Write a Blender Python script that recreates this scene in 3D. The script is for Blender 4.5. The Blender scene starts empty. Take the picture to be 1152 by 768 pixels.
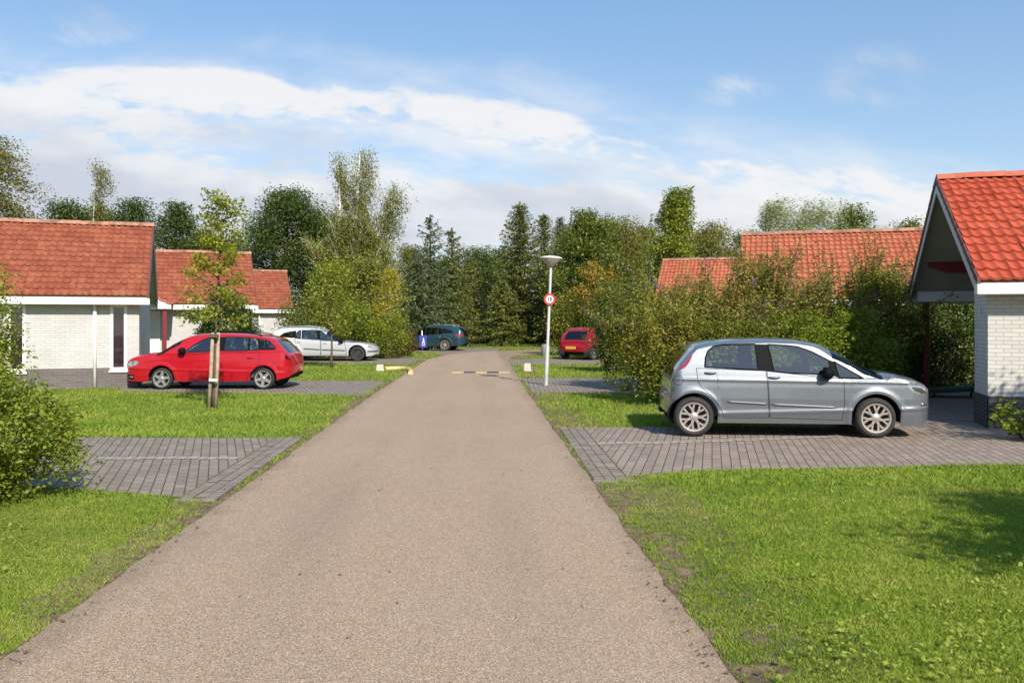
import bpy, bmesh, math, random
import numpy as np
from mathutils import Vector, Matrix
R = math.radians
# ---------------------------------------------------------------- camera
H, F, HOR, PW = 1.68, 1000.0, 361.0, 1152
scene = bpy.context.scene
COL = scene.collection
cam = bpy.data.objects.new("camera", bpy.data.cameras.new("camera"))
COL.objects.link(cam)
cam.location = (0, 0, H)
cam.rotation_euler = (R(90), 0, 0)
cam.data.sensor_width = 36.0
cam.data.lens = 36.0 * F / PW
cam.data.shift_y = -(384.0 - HOR) / PW
cam.data.clip_end = 3000
scene.camera = cam
# ---------------------------------------------------------------- light
SUN_EL, SUN_AZ = R(37), R(23)       # azimuth: to the right of straight behind the camera
sdir = Vector((math.sin(SUN_AZ) * math.cos(SUN_EL), -math.cos(SUN_AZ) * math.cos(SUN_EL), math.sin(SUN_EL)))
sun = bpy.data.objects.new("sun", bpy.data.lights.new("sun", 'SUN'))
COL.objects.link(sun)
sun.data.energy = 4.6
sun.data.angle = R(0.53)
sun.data.color = (1.0, 0.93, 0.82)
sun.rotation_euler = sdir.to_track_quat('Z', 'Y').to_euler()
scene.view_settings.view_transform = 'Standard'
scene.view_settings.look = 'None'
scene.view_settings.exposure = 0.46
scene.view_settings.gamma = 1.0
scene.view_settings.use_curve_mapping = False
scene.cycles.use_denoising = True
scene.cycles.max_bounces = 7
scene.cycles.transparent_max_bounces = 12
scene.cycles.caustics_reflective = False
scene.cycles.caustics_refractive = False

# ---------------------------------------------------------------- node helper
class NT:
    def __init__(s, tree):
        s.t = tree; s.n = tree.nodes; s.l = tree.links
    def node(s, typ, **kw):
        n = s.n.new(typ)
        for k, v in kw.items(): setattr(n, k, v)
        return n
    def put(s, sock, v):
        if isinstance(v, bpy.types.NodeSocket): s.l.new(v, sock)
        elif v is not None:
            if sock.type in ('RGBA',) and not isinstance(v, (int, float)) and len(v) == 3: v = (*v, 1)
            sock.default_value = v
    def m(s, op, a, b=None, c=None, clamp=False):
        n = s.node('ShaderNodeMath', operation=op, use_clamp=clamp)
        s.put(n.inputs[0], a)
        if b is not None: s.put(n.inputs[1], b)
        if c is not None: s.put(n.inputs[2], c)
        return n.outputs[0]
    def vm(s, op, a, b=None):
        n = s.node('ShaderNodeVectorMath', operation=op)
        s.put(n.inputs[0], a)
        if b is not None: s.put(n.inputs[1], b)
        return n.outputs[0]
    def sm(s, x, lo, hi, tlo=0.0, thi=1.0):
        n = s.node('ShaderNodeMapRange', interpolation_type='SMOOTHSTEP')
        s.put(n.inputs[0], x); s.put(n.inputs[1], lo); s.put(n.inputs[2], hi); s.put(n.inputs[3], tlo); s.put(n.inputs[4], thi)
        return n.outputs[0]
    def mix(s, f, a, b, mode='MIX'):
        n = s.node('ShaderNodeMix', data_type='RGBA', blend_type=mode)
        s.put(n.inputs[0], f); s.put(n.inputs[6], a); s.put(n.inputs[7], b)
        return n.outputs[2]
    def noise(s, vec, scale, detail=3, rough=0.5, dims='3D', out=0, dist=0.0):
        n = s.node('ShaderNodeTexNoise', noise_dimensions=dims)
        s.put(n.inputs['Vector'], vec)
        n.inputs['Scale'].default_value = scale; n.inputs['Detail'].default_value = detail; n.inputs['Roughness'].default_value = rough
        n.inputs['Distortion'].default_value = dist
        return n.outputs[out]
    def ramp(s, f, stops):
        n = s.node('ShaderNodeValToRGB')
        e = n.color_ramp.elements
        while len(e) < len(stops): e.new(0.5)
        for k, (p, c) in enumerate(stops):
            e[k].position = p; e[k].color = (*c, 1) if len(c) == 3 else c
        s.put(n.inputs[0], f)
        return n.outputs[0]
    def comb(s, x, y, z):
        n = s.node('ShaderNodeCombineXYZ')
        s.put(n.inputs[0], x); s.put(n.inputs[1], y); s.put(n.inputs[2], z)
        return n.outputs[0]
    def sep(s, v):
        n = s.node('ShaderNodeSeparateXYZ'); s.put(n.inputs[0], v); return n.outputs
    def bump(s, h, strength, dist, normal=None):
        n = s.node('ShaderNodeBump'); n.inputs['Strength'].default_value = strength; n.inputs['Distance'].default_value = dist
        s.put(n.inputs['Height'], h)
        if normal is not None: s.put(n.inputs['Normal'], normal)
        return n.outputs[0]

# ---------------------------------------------------------------- sky with clouds
w = bpy.data.worlds.new("World"); scene.world = w; w.use_nodes = True
n = NT(w.node_tree); n.n.clear()
sky = n.node('ShaderNodeTexSky', sky_type='NISHITA')
sky.sun_disc = False; sky.sun_elevation = SUN_EL; sky.sun_rotation = math.pi - SUN_AZ
sky.air_density = 1.15; sky.dust_density = 0.6; sky.ozone_density = 1.6
d = n.sep(n.node('ShaderNodeTexCoord').outputs['Generated'])
az = n.m('ARCTAN2', d[0], d[1]); el = n.m('ARCSINE', d[2])
aq = n.m('ADD', az, 0.27)
e1 = n.m('ADD', n.m('ADD', el, -0.012), n.m('MULTIPLY', n.m('MULTIPLY', aq, aq), 0.22))          # the cloud street bends down to the right
wv = n.noise(n.comb(n.m('MULTIPLY', az, 5.0), n.m('MULTIPLY', e1, 9.0), 3.1), 1.0, 2)
e2 = n.m('ADD', e1, n.m('MULTIPLY', n.m('SUBTRACT', wv, 0.5), 0.07))
big = n.noise(n.comb(n.m('MULTIPLY', az, 8.0), n.m('MULTIPLY', e1, 25.0), 7.7), 1.0, 7, 0.58, dist=0.25)
fine = n.noise(n.comb(n.m('MULTIPLY', az, 24.0), n.m('MULTIPLY', e1, 62.0), 1.3), 1.0, 6, 0.62, dist=0.3)
tex = n.m('ADD', n.m('MULTIPLY', big, 0.55), n.m('MULTIPLY', fine, 0.45))
def gauss(x, c, s_):
    q = n.m('DIVIDE', n.m('SUBTRACT', x, c), s_)
    return n.m('EXPONENT', n.m('MULTIPLY', n.m('MULTIPLY', q, q), -1.0))
top = n.sm(n.m('ADD', e2, n.m('MULTIPLY', n.m('SUBTRACT', fine, 0.5), 0.05)), 0.212, 0.298, 1.0, 0.0)
veil = n.m('MULTIPLY', top, n.sm(n.m('ADD', n.m('ADD', n.m('MULTIPLY', big, 0.75), n.m('MULTIPLY', fine, 0.25)), n.m('MULTIPLY', gauss(el, 0.10, 0.07), 0.10)), 0.36, 0.62, 0.16, 0.76))
bias = n.m('ADD', n.m('MULTIPLY', top, 0.36), -0.40)
bias = n.m('ADD', bias, n.m('MULTIPLY', n.m('MULTIPLY', gauss(e2, 0.232, 0.022), n.sm(az, 0.02, 0.24, 1.0, 0.15)), 0.165))
bias = n.m('ADD', bias, n.m('MULTIPLY', n.m('MULTIPLY', gauss(e1, 0.178, 0.018), gauss(az, -0.05, 0.22)), -0.12))
bias = n.m('ADD', bias, n.m('MULTIPLY', gauss(el, 0.11, 0.06), 0.21))
bias = n.m('ADD', bias, n.m('MULTIPLY', n.m('MULTIPLY', n.sm(az, -0.15, -0.50), gauss(el, 0.19, 0.08)), 0.06))
cov = n.m('MAXIMUM', veil, n.sm(n.m('ADD', tex, bias), 0.42, 0.61))
wis = n.noise(n.comb(n.m('MULTIPLY', az, 9.0), n.m('MULTIPLY', n.m('ADD', el, n.m('MULTIPLY', az, 0.4)), 16.0), 5.2), 1.0, 7, 0.62)
spot = n.m('ADD', n.m('ADD', gauss(n.m('ADD', n.m('POWER', n.m('DIVIDE', n.m('SUBTRACT', az, 0.245), 0.04), 2.0), n.m('POWER', n.m('DIVIDE', n.m('SUBTRACT', el, 0.245), 0.018), 2.0)), 0.0, 1.0),
      gauss(n.m('ADD', n.m('POWER', n.m('DIVIDE', n.m('SUBTRACT', az, 0.385), 0.05), 2.0), n.m('POWER', n.m('DIVIDE', n.m('SUBTRACT', el, 0.245), 0.03), 2.0)), 0.0, 1.0)),
      gauss(n.m('ADD', n.m('POWER', n.m('DIVIDE', n.m('ADD', az, 0.45), 0.05), 2.0), n.m('POWER', n.m('DIVIDE', n.m('SUBTRACT', el, 0.29), 0.02), 2.0)), 0.0, 1.0))
cov = n.m('MAXIMUM', cov, n.m('MULTIPLY', n.m('MULTIPLY', spot, n.sm(wis, 0.40, 0.72)), 0.7))
cov = n.m('MAXIMUM', cov, n.m('MULTIPLY', n.sm(el, 0.0, 0.16, 0.55, 0.0), 1.0))
shade = n.noise(n.comb(n.m('MULTIPLY', az, 6.0), n.m('MULTIPLY', e1, 17.0), 11.0), 1.0, 4, 0.5)
light = n.m('ADD', n.m('MULTIPLY', gauss(e2, 0.235, 0.05), 0.45), shade)
light = n.m('ADD', light, n.m('MULTIPLY', n.sm(az, -0.25, -0.5), -0.18))
SKY = 0.09
ccol = n.mix(n.sm(light, 0.34, 0.74), (5.0, 5.3, 6.0), (7.4, 7.4, 7.45))
skyc = n.mix(0.45, n.vm('MULTIPLY', sky.outputs[0], (1.05, 1.12, 1.25)), n.mix(n.sm(el, 0.02, 0.42), (4.6, 6.0, 7.3), (1.85, 3.85, 6.5)))
final = n.mix(n.m('MULTIPLY', cov, 0.93), skyc, ccol)
bg = n.node('ShaderNodeBackground'); n.put(bg.inputs[0], final); bg.inputs[1].default_value = SKY
out = n.node('ShaderNodeOutputWorld'); n.l.new(bg.outputs[0], out.inputs[0])

# ---------------------------------------------------------------- helpers
def lin(c): return tuple((v / 255 / 12.92 if v / 255 <= .04045 else ((v / 255 + .055) / 1.055) ** 2.4) for v in c)
def G(px, py, z=0.0):
    Y = (H - z) * F / (py - HOR); return Vector(((px - 576) / F * Y, Y, z))
def at(px, py, Y): return Vector(((px - 576) / F * Y, Y, H - (py - HOR) / F * Y))
def newmat(name):
    m = bpy.data.materials.new(name); m.use_nodes = True
    t = NT(m.node_tree); return m, t, m.node_tree.nodes['Principled BSDF']
def plain(name, col, rough=0.5, metal=0.0, coat=0.0, spec=0.5, noise=0.0, nscale=8.0, emit=None):
    m, t, p = newmat(name)
    if noise:
        co = t.node('ShaderNodeTexCoord').outputs['Object']
        f = t.noise(co, nscale, 5, 0.6)
        c = t.mix(t.sm(f, 0.25, 0.75), tuple(v * (1 - noise) for v in col), tuple(min(1, v * (1 + noise)) for v in col))
        t.put(p.inputs['Base Color'], c)
    else: t.put(p.inputs['Base Color'], col)
    p.inputs['Roughness'].default_value = rough; p.inputs['Metallic'].default_value = metal
    p.inputs['Coat Weight'].default_value = coat; p.inputs['Coat Roughness'].default_value = 0.04
    p.inputs['Specular IOR Level'].default_value = spec
    return m

class MB:
    """collects shapes that become ONE mesh object"""
    def __init__(s): s.v = []; s.f = []; s.uv = []; s.mi = []; s.cur = 0
    def add(s, vs, fs, uvs=None):
        o = len(s.v); s.v.extend([tuple(v) for v in vs])
        for k, f in enumerate(fs):
            s.f.append([i + o for i in f]); s.uv.append(uvs[k] if uvs else None); s.mi.append(s.cur)
    def quad(s, a, b, c, d_, uv=None): s.add([a, b, c, d_], [(0, 1, 2, 3)], [uv] if uv else None)
    def box(s, x0, x1, y0, y1, z0, z1, bev=0.0):
        if bev:
            bm = bmesh.new(); bmesh.ops.create_cube(bm, size=1)
            for v in bm.verts: v.co = Vector(((x0 + x1) / 2 + v.co.x * (x1 - x0), (y0 + y1) / 2 + v.co.y * (y1 - y0), (z0 + z1) / 2 + v.co.z * (z1 - z0)))
            bmesh.ops.bevel(bm, geom=bm.edges[:], offset=bev, segments=2, affect='EDGES', profile=0.5)
            bm.verts.index_update()
            s.add([v.co for v in bm.verts], [[v.index for v in f.verts] for f in bm.faces]); bm.free(); return
        v = [(x0, y0, z0), (x1, y0, z0), (x1, y1, z0), (x0, y1, z0), (x0, y0, z1), (x1, y0, z1), (x1, y1, z1), (x0, y1, z1)]
        s.add(v, [(3, 2, 1, 0), (4, 5, 6, 7), (0, 1, 5, 4), (1, 2, 6, 5), (2, 3, 7, 6), (3, 0, 4, 7)])
    def tube(s, pts, rad, seg=8, cap=True, squash=1.0):
        pts = [Vector(p) for p in pts]; N = len(pts)
        if not hasattr(rad, '__len__'): rad = [rad] * N
        vs = []; prev = None
        for k in range(N):
            t = (pts[min(k + 1, N - 1)] - pts[max(k - 1, 0)])
            t = t.normalized() if t.length > 1e-9 else Vector((0, 0, 1))
            if prev is None:
                a = Vector((0, 0, 1)) if abs(t.z) < .9 else Vector((1, 0, 0))
                u = t.cross(a).normalized()
            else: u = (prev - t * prev.dot(t)).normalized()
            prev = u; q = t.cross(u)
            for j in range(seg):
                th = 2 * math.pi * j / seg
                vs.append(pts[k] + (u * math.cos(th) + q * math.sin(th) * squash) * rad[k])
        fs = []
        for k in range(N - 1):
            for j in range(seg):
                fs.append((k * seg + j, k * seg + (j + 1) % seg, (k + 1) * seg + (j + 1) % seg, (k + 1) * seg + j))
        if cap: fs += [tuple(range(seg))[::-1], tuple((N - 1) * seg + j for j in range(seg))]
        s.add(vs, fs)
    def lathe(s, prof, seg=24, mat=None, closed=False):
        """profile (r, z) turned about z, then placed by mat"""
        mat = mat or Matrix.Identity(4); vs = []; P = len(prof)
        for (r, z) in prof:
            for j in range(seg):
                th = 2 * math.pi * j / seg; vs.append(mat @ Vector((r * math.cos(th), r * math.sin(th), z)))
        fs = []
        for k in range(P if closed else P - 1):
            k2 = (k + 1) % P
            for j in range(seg):
                fs.append((k * seg + j, k * seg + (j + 1) % seg, k2 * seg + (j + 1) % seg, k2 * seg + j))
        s.add(vs, fs)
    def prism(s, poly, mat, depth):
        """2-D outline in local xy, extruded along local z by depth, placed by mat"""
        N = len(poly)
        vs = [mat @ Vector((x, y, 0)) for x, y in poly] + [mat @ Vector((x, y, depth)) for x, y in poly]
        s.add(vs, [tuple(range(N))[::-1], tuple(range(N, 2 * N))] + [(k, (k + 1) % N, N + (k + 1) % N, N + k) for k in range(N)])
    def build(s, name, mat, parent=None, smooth=False, angle=None):
        me = bpy.data.meshes.new(name); me.from_pydata(s.v, [], s.f)
        if any(u is not None for u in s.uv):
            uvl = me.uv_layers.new(name="UVMap"); k = 0; buf = []
            for f, u in zip(s.f, s.uv):
                buf.extend(u if u else [(0, 0)] * len(f))
            uvl.data.foreach_set('uv', np.array(buf, dtype=np.float32).ravel())
        mats = mat if isinstance(mat, (list, tuple)) else [mat]
        for m_ in mats: me.materials.append(m_)
        if len(mats) > 1: me.polygons.foreach_set('material_index', s.mi)
        if smooth: me.shade_smooth()
        me.update()
        if angle is not None:
            me.shade_smooth(); me.set_sharp_from_angle(angle=R(angle))
        return link(name, me, parent)
def link(name, data, parent=None):
    o = bpy.data.objects.new(name, data); COL.objects.link(o)
    if parent: o.parent = parent
    return o
def thing(name, label, cat, loc=(0, 0, 0), rz=0.0, group=None):
    o = link(name, None); o.location = loc; o.rotation_euler = (0, 0, rz); o.empty_display_size = .3
    return tag(o, label, cat, group)
def tag(o, label, cat, group=None):
    o['label'] = label; o['category'] = cat
    if group: o['group'] = group
    return o
def struct(o): o['kind'] = 'structure'; return o
def npmesh(name, V, Fq, mat, parent=None, smooth=False):
    """fast mesh from numpy: V (n,3), Fq (m,k) all faces with k corners"""
    me = bpy.data.meshes.new(name); m_, k = Fq.shape
    me.vertices.add(len(V)); me.vertices.foreach_set('co', V.astype(np.float32).ravel())
    me.loops.add(m_ * k); me.loops.foreach_set('vertex_index', Fq.astype(np.int32).ravel())
    me.polygons.add(m_); me.polygons.foreach_set('loop_start', np.arange(0, m_ * k, k, dtype=np.int32))
    me.update(calc_edges=True)
    for q in (mat if isinstance(mat, (list, tuple)) else [mat]): me.materials.append(q)
    if smooth: me.shade_smooth()
    return link(name, me, parent)
# ---------------------------------------------------------------- setting materials
def world_co(t): return t.node('ShaderNodeNewGeometry').outputs['Position']
def m_ground():
    m, t, p = newmat("lawn_ground"); co = world_co(t)
    a = t.noise(co, 0.7, 4, .6); b = t.noise(co, 22, 5, .7)
    c = t.mix(t.sm(a, .3, .7), (.13, .165, .026), (.21, .22, .05))
    c = t.mix(t.sm(b, .35, .75), c, (.09, .11, .022))
    t.put(p.inputs['Base Color'], c); p.inputs['Roughness'].default_value = .95; p.inputs['Specular IOR Level'].default_value = .1
    t.put(p.inputs['Normal'], t.bump(b, .8, .03)); return m
def m_road():
    m, t, p = newmat("chip_seal"); co = world_co(t)
    v = t.node('ShaderNodeTexVoronoi'); t.put(v.inputs['Vector'], co); v.inputs['Scale'].default_value = 210
    stone = t.ramp(t.sep(v.outputs['Color'])[0], [(0, (.13, .090, .057)), (.25, (.285, .199, .128)), (.7, (.39, .275, .181)), (1, (.66, .50, .36))])
    v2 = t.node('ShaderNodeTexVoronoi'); t.put(v2.inputs['Vector'], co); v2.inputs['Scale'].default_value = 120
    stone = t.mix(t.m('MULTIPLY', t.sm(t.sep(v2.outputs['Color'])[1], .86, .95), .45), stone, (.56, .48, .41))
    stone = t.mix(t.m('MULTIPLY', t.sm(t.sep(v2.outputs['Color'])[2], .85, .95), .5), stone, (.13, .10, .085))
    dirt = t.noise(t.vm('MULTIPLY', co, (1.3, .22, 1)), 1.0, 4, .6)
    c = t.mix(t.m('MULTIPLY', t.sm(dirt, .45, .8), .22), stone, (.15, .115, .095))
    patch = t.noise(co, .35, 3, .5)
    c = t.mix(t.m('MULTIPLY', t.sm(patch, .4, .7), .14), c, (.42, .33, .26))
    # wheel paths: a little smoother and darker, worn along the road's own direction
    s_ = t.sep(co); u = t.m('ADD', s_[0], t.m('MULTIPLY', s_[1], .041))
    def path(c0): 
        q = t.m('DIVIDE', t.m('SUBTRACT', u, c0), .26); return t.m('EXPONENT', t.m('MULTIPLY', t.m('MULTIPLY', q, q), -1))
    wp = t.m('MULTIPLY', t.m('ADD', path(-1.25), path(.2)), t.sm(t.noise(t.vm('MULTIPLY', co, (1, .15, 1)), 1.6, 3), .3, .7))
    c = t.mix(t.m('MULTIPLY', wp, .16), c, (.17, .125, .10))
    edge = t.m('ABSOLUTE', t.m('ADD', u, .56)); ed_ = t.sm(t.m('ADD', edge, t.m('MULTIPLY', t.noise(co, 2.2, 5, .65), .7)), 1.85, 2.2)
    c = t.mix(t.m('MULTIPLY', ed_, .38), c, (.15, .11, .075))
    stain = t.noise(co, 1.7, 5, .65, dist=.4)
    c = t.mix(t.m('MULTIPLY', t.sm(stain, .66, .74), .30), c, (.13, .10, .085))
    t.put(p.inputs['Base Color'], c); p.inputs['Roughness'].default_value = .9; p.inputs['Specular IOR Level'].default_value = .25
    t.put(p.inputs['Normal'], t.bump(v.outputs['Distance'], .35, .006)); return m
def m_brick(name, c1, c2, mortar, bw=.22, bh=.0625, ms=.010, dirt=.12, bumpd=.006, rough=.8, off=.5, moss=None):
    m, t, p = newmat(name); uv = t.node('ShaderNodeUVMap', uv_map="UVMap").outputs[0]
    b = t.node('ShaderNodeTexBrick', offset=off); t.put(b.inputs['Vector'], uv)
    for k, v in (('Color1', c1), ('Color2', c2), ('Mortar', mortar)): t.put(b.inputs[k], v)
    b.inputs['Scale'].default_value = 1; b.inputs['Brick Width'].default_value = bw; b.inputs['Row Height'].default_value = bh
    b.inputs['Mortar Size'].default_value = ms / 2; b.inputs['Mortar Smooth'].default_value = .25; b.inputs['Bias'].default_value = 0
    co = world_co(t); d1 = t.noise(co, 1.3, 5, .65); d2 = t.noise(co, 60, 4, .6)
    c = t.mix(t.m('MULTIPLY', t.sm(d1, .4, .75), dirt), b.outputs['Color'], tuple(v * .45 for v in c1))
    c = t.mix(t.m('MULTIPLY', t.sm(d2, .3, .7), .16), c, tuple(v * .55 for v in c1))
    if moss: c = t.mix(t.m('MULTIPLY', t.sm(t.noise(co, .6, 4, .6), .5, .72), .35), c, moss)
    t.put(p.inputs['Base Color'], c); p.inputs['Roughness'].default_value = rough; p.inputs['Specular IOR Level'].default_value = .3
    h = t.m('ADD', t.m('MULTIPLY', b.outputs['Fac'], -1), t.m('MULTIPLY', d2, .25))
    t.put(p.inputs['Normal'], t.bump(h, .7, bumpd)); return m
def m_tile(name, ramp, lichen=0.0, rough=.75):
    m, t, p = newmat(name); uv = t.node('ShaderNodeUVMap', uv_map="UVMap").outputs[0]
    fl = t.vm('FLOOR', uv); wn = t.node('ShaderNodeTexWhiteNoise', noise_dimensions='2D'); t.put(wn.inputs['Vector'], fl)
    co = world_co(t); n1 = t.noise(co, 1.1, 5, .65); n2 = t.noise(co, 26, 5, .7)
    f = t.m('ADD', t.m('MULTIPLY', wn.outputs['Value'], .36), t.m('MULTIPLY', n1, .64))
    c = t.ramp(f, ramp)
    c = t.mix(t.m('MULTIPLY', t.sm(n2, .45, .8), .35), c, tuple(v * .4 for v in ramp[0][1]))
    if lichen:
        n3 = t.noise(co, 7, 6, .75)
        c = t.mix(t.m('MULTIPLY', t.sm(t.m('ADD', n3, t.m('MULTIPLY', n1, .3)), .70, .84), lichen), c, (.42, .30, .14))
    t.put(p.inputs['Base Color'], c); p.inputs['Roughness'].default_value = rough; p.inputs['Specular IOR Level'].default_value = .10
    t.put(p.inputs['Normal'], t.bump(n2, .35, .008)); return m
M = {}
M['ground'] = m_ground(); M['road'] = m_road()
M['paver'] = m_brick("grey_pavers", (.30, .247, .20), (.222, .180, .145), (.065, .055, .04), .22, .112, .014, .25, .008, .85, .5, (.15, .16, .08))
M['paver_warm'] = m_brick("warm_pavers", (.34, .265, .215), (.25, .195, .16), (.075, .058, .04), .22, .112, .014, .22, .008, .85, .5, (.24, .17, .12))
M['white_brick'] = m_brick("cream_brick", (.64, .605, .555), (.56, .53, .48), (.37, .35, .32), .22, .0625, .011, .10, .004, .7)
M['white_brick_old'] = m_brick("cream_brick_aged", (.60, .585, .56), (.53, .515, .49), (.42, .40, .37), .22, .0625, .011, .24, .004, .7)
M['plinth'] = m_brick("plinth_brick", (.075, .068, .07), (.05, .045, .05), (.16, .15, .14), .22, .0625, .010, .2, .005, .7)
M['plinth_old'] = m_brick("plinth_brick_aged", (.17, .145, .14), (.13, .11, .105), (.25, .23, .21), .22, .0625, .010, .25, .005, .8)
M['tile_new'] = m_tile("red_pantiles", [(0, (.34, .062, .032)), (.5, (.44, .085, .044)), (1, (.53, .12, .066))], .12, .65)
M['tile_old'] = m_tile("aged_pantiles", [(0, (.19, .054, .032)), (.5, (.30, .088, .050)), (1, (.42, .145, .080))], .5)
M['tile_pale'] = m_tile("weathered_pantiles", [(0, (.30, .09, .048)), (.5, (.42, .13, .07)), (1, (.52, .19, .11))], .40)
M['ridge'] = plain("ridge_tile", (.36, .17, .11), .8, noise=.5, nscale=5)
M['ridge_new'] = plain("ridge_tile_red", (.50, .12, .06), .6, noise=.3, nscale=5)
M['verge'] = plain("verge_tile", (.13, .05, .04), .7, noise=.3)
M['white'] = plain("white_paint", (.78, .77, .74), .45, noise=.06, nscale=3)
M['soffit'] = plain("soffit_board", (.56, .54, .47), .6, noise=.08, nscale=2)
M['red_paint'] = plain("dark_red_paint", (.20, .012, .018), .45, noise=.15)
M['soil'] = plain("soil", (.165, .118, .074), .95, noise=.5, nscale=9, spec=.1)
M['concrete'] = plain("concrete", (.21, .18, .145), .85, noise=.25, nscale=14)
M['curtain'] = plain("purple_curtain", (.20, .055, .19), .9)
M['dark_room'] = plain("room_plaster", (.25, .22, .2), .9)
M['yellow'] = plain("yellow_paint", (.58, .44, .19), .6, noise=.18, nscale=9)
M['black'] = plain("black_rubber", (.018, .018, .02), .6)
def m_glass(name, tint, refl=.9, base=.02):
    m, t, p = newmat(name); t.n.remove(p)
    fr = t.node('ShaderNodeFresnel'); fr.inputs['IOR'].default_value = 1.6
    tr = t.node('ShaderNodeBsdfTransparent'); t.put(tr.inputs[0], tint)
    gl = t.node('ShaderNodeBsdfGlossy'); gl.inputs['Roughness'].default_value = .015; t.put(gl.inputs[0], (refl, refl, refl))
    mx = t.node('ShaderNodeMixShader'); t.put(mx.inputs[0], t.m('ADD', fr.outputs[0], base))
    t.l.new(tr.outputs[0], mx.inputs[1]); t.l.new(gl.outputs[0], mx.inputs[2])
    t.l.new(mx.outputs[0], t.n['Material Output'].inputs[0]); return m
M['glass'] = m_glass("window_glass", (.75, .78, .76))
M['car_glass'] = m_glass("car_glass", (.78, .88, .83), .9, .11)
M['car_glass_dark'] = m_glass("privacy_glass", (.16, .19, .20))
M['screen_glass'] = m_glass("windscreen_glass", (.30, .38, .42))

# ---------------------------------------------------------------- ground, road, driveways
b = MB(); S = 420
b.quad((-S, -60, 0), (S, -60, 0), (S, S, 0), (-S, S, 0)); struct(b.build("ground", M['ground']))
XL = lambda Y: -2.33 - .041 * Y
XR = lambda Y: 1.21 - .041 * Y
rl = [(XL(Y), Y) for Y in np.linspace(-12, 21, 34)] + [G(*p).to_2d()[:] for p in ((446, 427.5), (463, 416), (481, 404.6), (504, 398.8), (535, 395.8), (604, 393.6), (700, 393.2))]
rr = [(XR(Y), Y) for Y in np.linspace(-12, 21, 34)] + [G(*p).to_2d()[:] for p in ((583, 424), (578, 417), (573.5, 408.5), (572, 404), (577, 401), (604, 398.3), (700, 397.6))]
random.seed(4)
def jig(pts, a): return [(x + random.uniform(-a, a), y + random.uniform(-a, a) * .3) for x, y in pts]
def strip(left, right, z):
    mb = MB()
    for k in range(len(left) - 1): mb.quad((*right[k], z), (*right[k + 1], z), (*left[k + 1], z), (*left[k], z))
    return mb
def dense(pts, step=.12):
    outp = []
    for (x0, y0), (x1, y1) in zip(pts[:-1], pts[1:]):
        nn = max(1, int(math.hypot(x1 - x0, y1 - y0) / step))
        for k in range(nn): outp.append((x0 + (x1 - x0) * k / nn, y0 + (y1 - y0) * k / nn))
    return outp + [pts[-1]]
rng = np.random.default_rng(7)
def smooth_noise(nn, amp, k=5): 
    q = rng.normal(size=nn + 40); ker = np.ones(k) / k; return (np.convolve(q, ker, 'same')[20:20 + nn]) * amp
road_poly = rl + rr[::-1]
rld = dense(rl); rrd = dense(rr)
nl = smooth_noise(len(rld), .022, 3); nr = smooth_noise(len(rrd), .02, 3)
rld2 = [(x + e, y) for (x, y), e in zip(rld, nl)]; rrd2 = [(x + e, y) for (x, y), e in zip(rrd, nr)]
mb = MB(); nq = len(rld2)
# triangulated sheet between the two ragged edges
bm = bmesh.new(); vs = [bm.verts.new((x, y, .012)) for x, y in rld2 + rrd2[::-1]]; bm.faces.new(vs)
bmesh.ops.triangulate(bm, faces=bm.faces[:]); bmesh.ops.recalc_face_normals(bm, faces=bm.faces[:])
if sum(f.normal.z * f.calc_area() for f in bm.faces) < 0: bmesh.ops.reverse_faces(bm, faces=bm.faces[:])
me = bpy.data.meshes.new("road"); bm.to_mesh(me); bm.free(); me.materials.append(M['road']); struct(link("road", me))
# bare soil along both road edges, ragged
for nm, edge, sg in (("verge_soil", rl, -1), ("verge_soil", rr, 1)):
    e = dense(edge[:40], .09); wd = np.abs(smooth_noise(len(e), .15, 6)) + (.30 if sg < 0 else .78)
    inn = [(x - sg * .08, y) for x, y in e]; outw = [(x + sg * q, y) for (x, y), q in zip(e, wd)]
    s_ = strip(outw, inn, .004) if sg < 0 else strip(inn, outw, .004)
    struct(s_.build(nm, M['soil']))
def sheet(name, pts, z, mat, tan, world=False, rot=False):
    P = [Vector(p[:2]) if world else G(*p).to_2d() for p in pts]
    uv = [((p.y, p.x - p.y * tan)) for p in P]
    if rot: uv = [(v, u) for u, v in uv]
    bm = bmesh.new(); vs = [bm.verts.new((p.x, p.y, z)) for p in P]; f = bm.faces.new(vs)
    ul = bm.loops.layers.uv.new("UVMap")
    for lp, q in zip(f.loops, uv): lp[ul].uv = q
    bmesh.ops.triangulate(bm, faces=bm.faces[:])
    bm.normal_update()
    for fc in bm.faces:
        if fc.normal.z < 0: fc.normal_flip()
    me = bpy.data.meshes.new(name); bm.to_mesh(me); bm.free(); me.materials.append(mat)
    return struct(link(name, me))
drive_px = {
 'L1': [(246, 563), (342, 493), (60, 492), (-190, 491), (-190, 540), (85, 550)],
 'L2': [(409, 445), (434, 428.5), (300, 428), (140, 430), (135, 440), (310, 443)],
 'L3': [(455, 410.5), (478, 402.8), (430, 402), (300, 401.5), (290, 408), (420, 408.5)],
 'L4': [(500, 399.5), (560, 395.6), (560, 391.8), (440, 391.5), (440, 396.0), (490, 397.2)],
 'R2': [(586.5, 425.5), (600, 442), (770, 442), (770, 425)],
 'R3': [(572, 410.5), (573, 404.4), (700, 403), (700, 409)]}
drives = {k: [G(*p).to_2d()[:] for p in v] for k, v in drive_px.items()}
c1, c2 = G(628, 481), G(667, 541.5)
drives['R1'] = [c1.to_2d()[:], c2.to_2d()[:], G(722, 535).to_2d()[:], G(790, 530).to_2d()[:], G(850, 528).to_2d()[:], G(1152, 523.5).to_2d()[:], (9.6, 10.25), (14, 11), (14, 22), (9.0, 21.6), G(1038, 470).to_2d()[:], G(980, 478).to_2d()[:], G(740, 480.5).to_2d()[:]]
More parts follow.
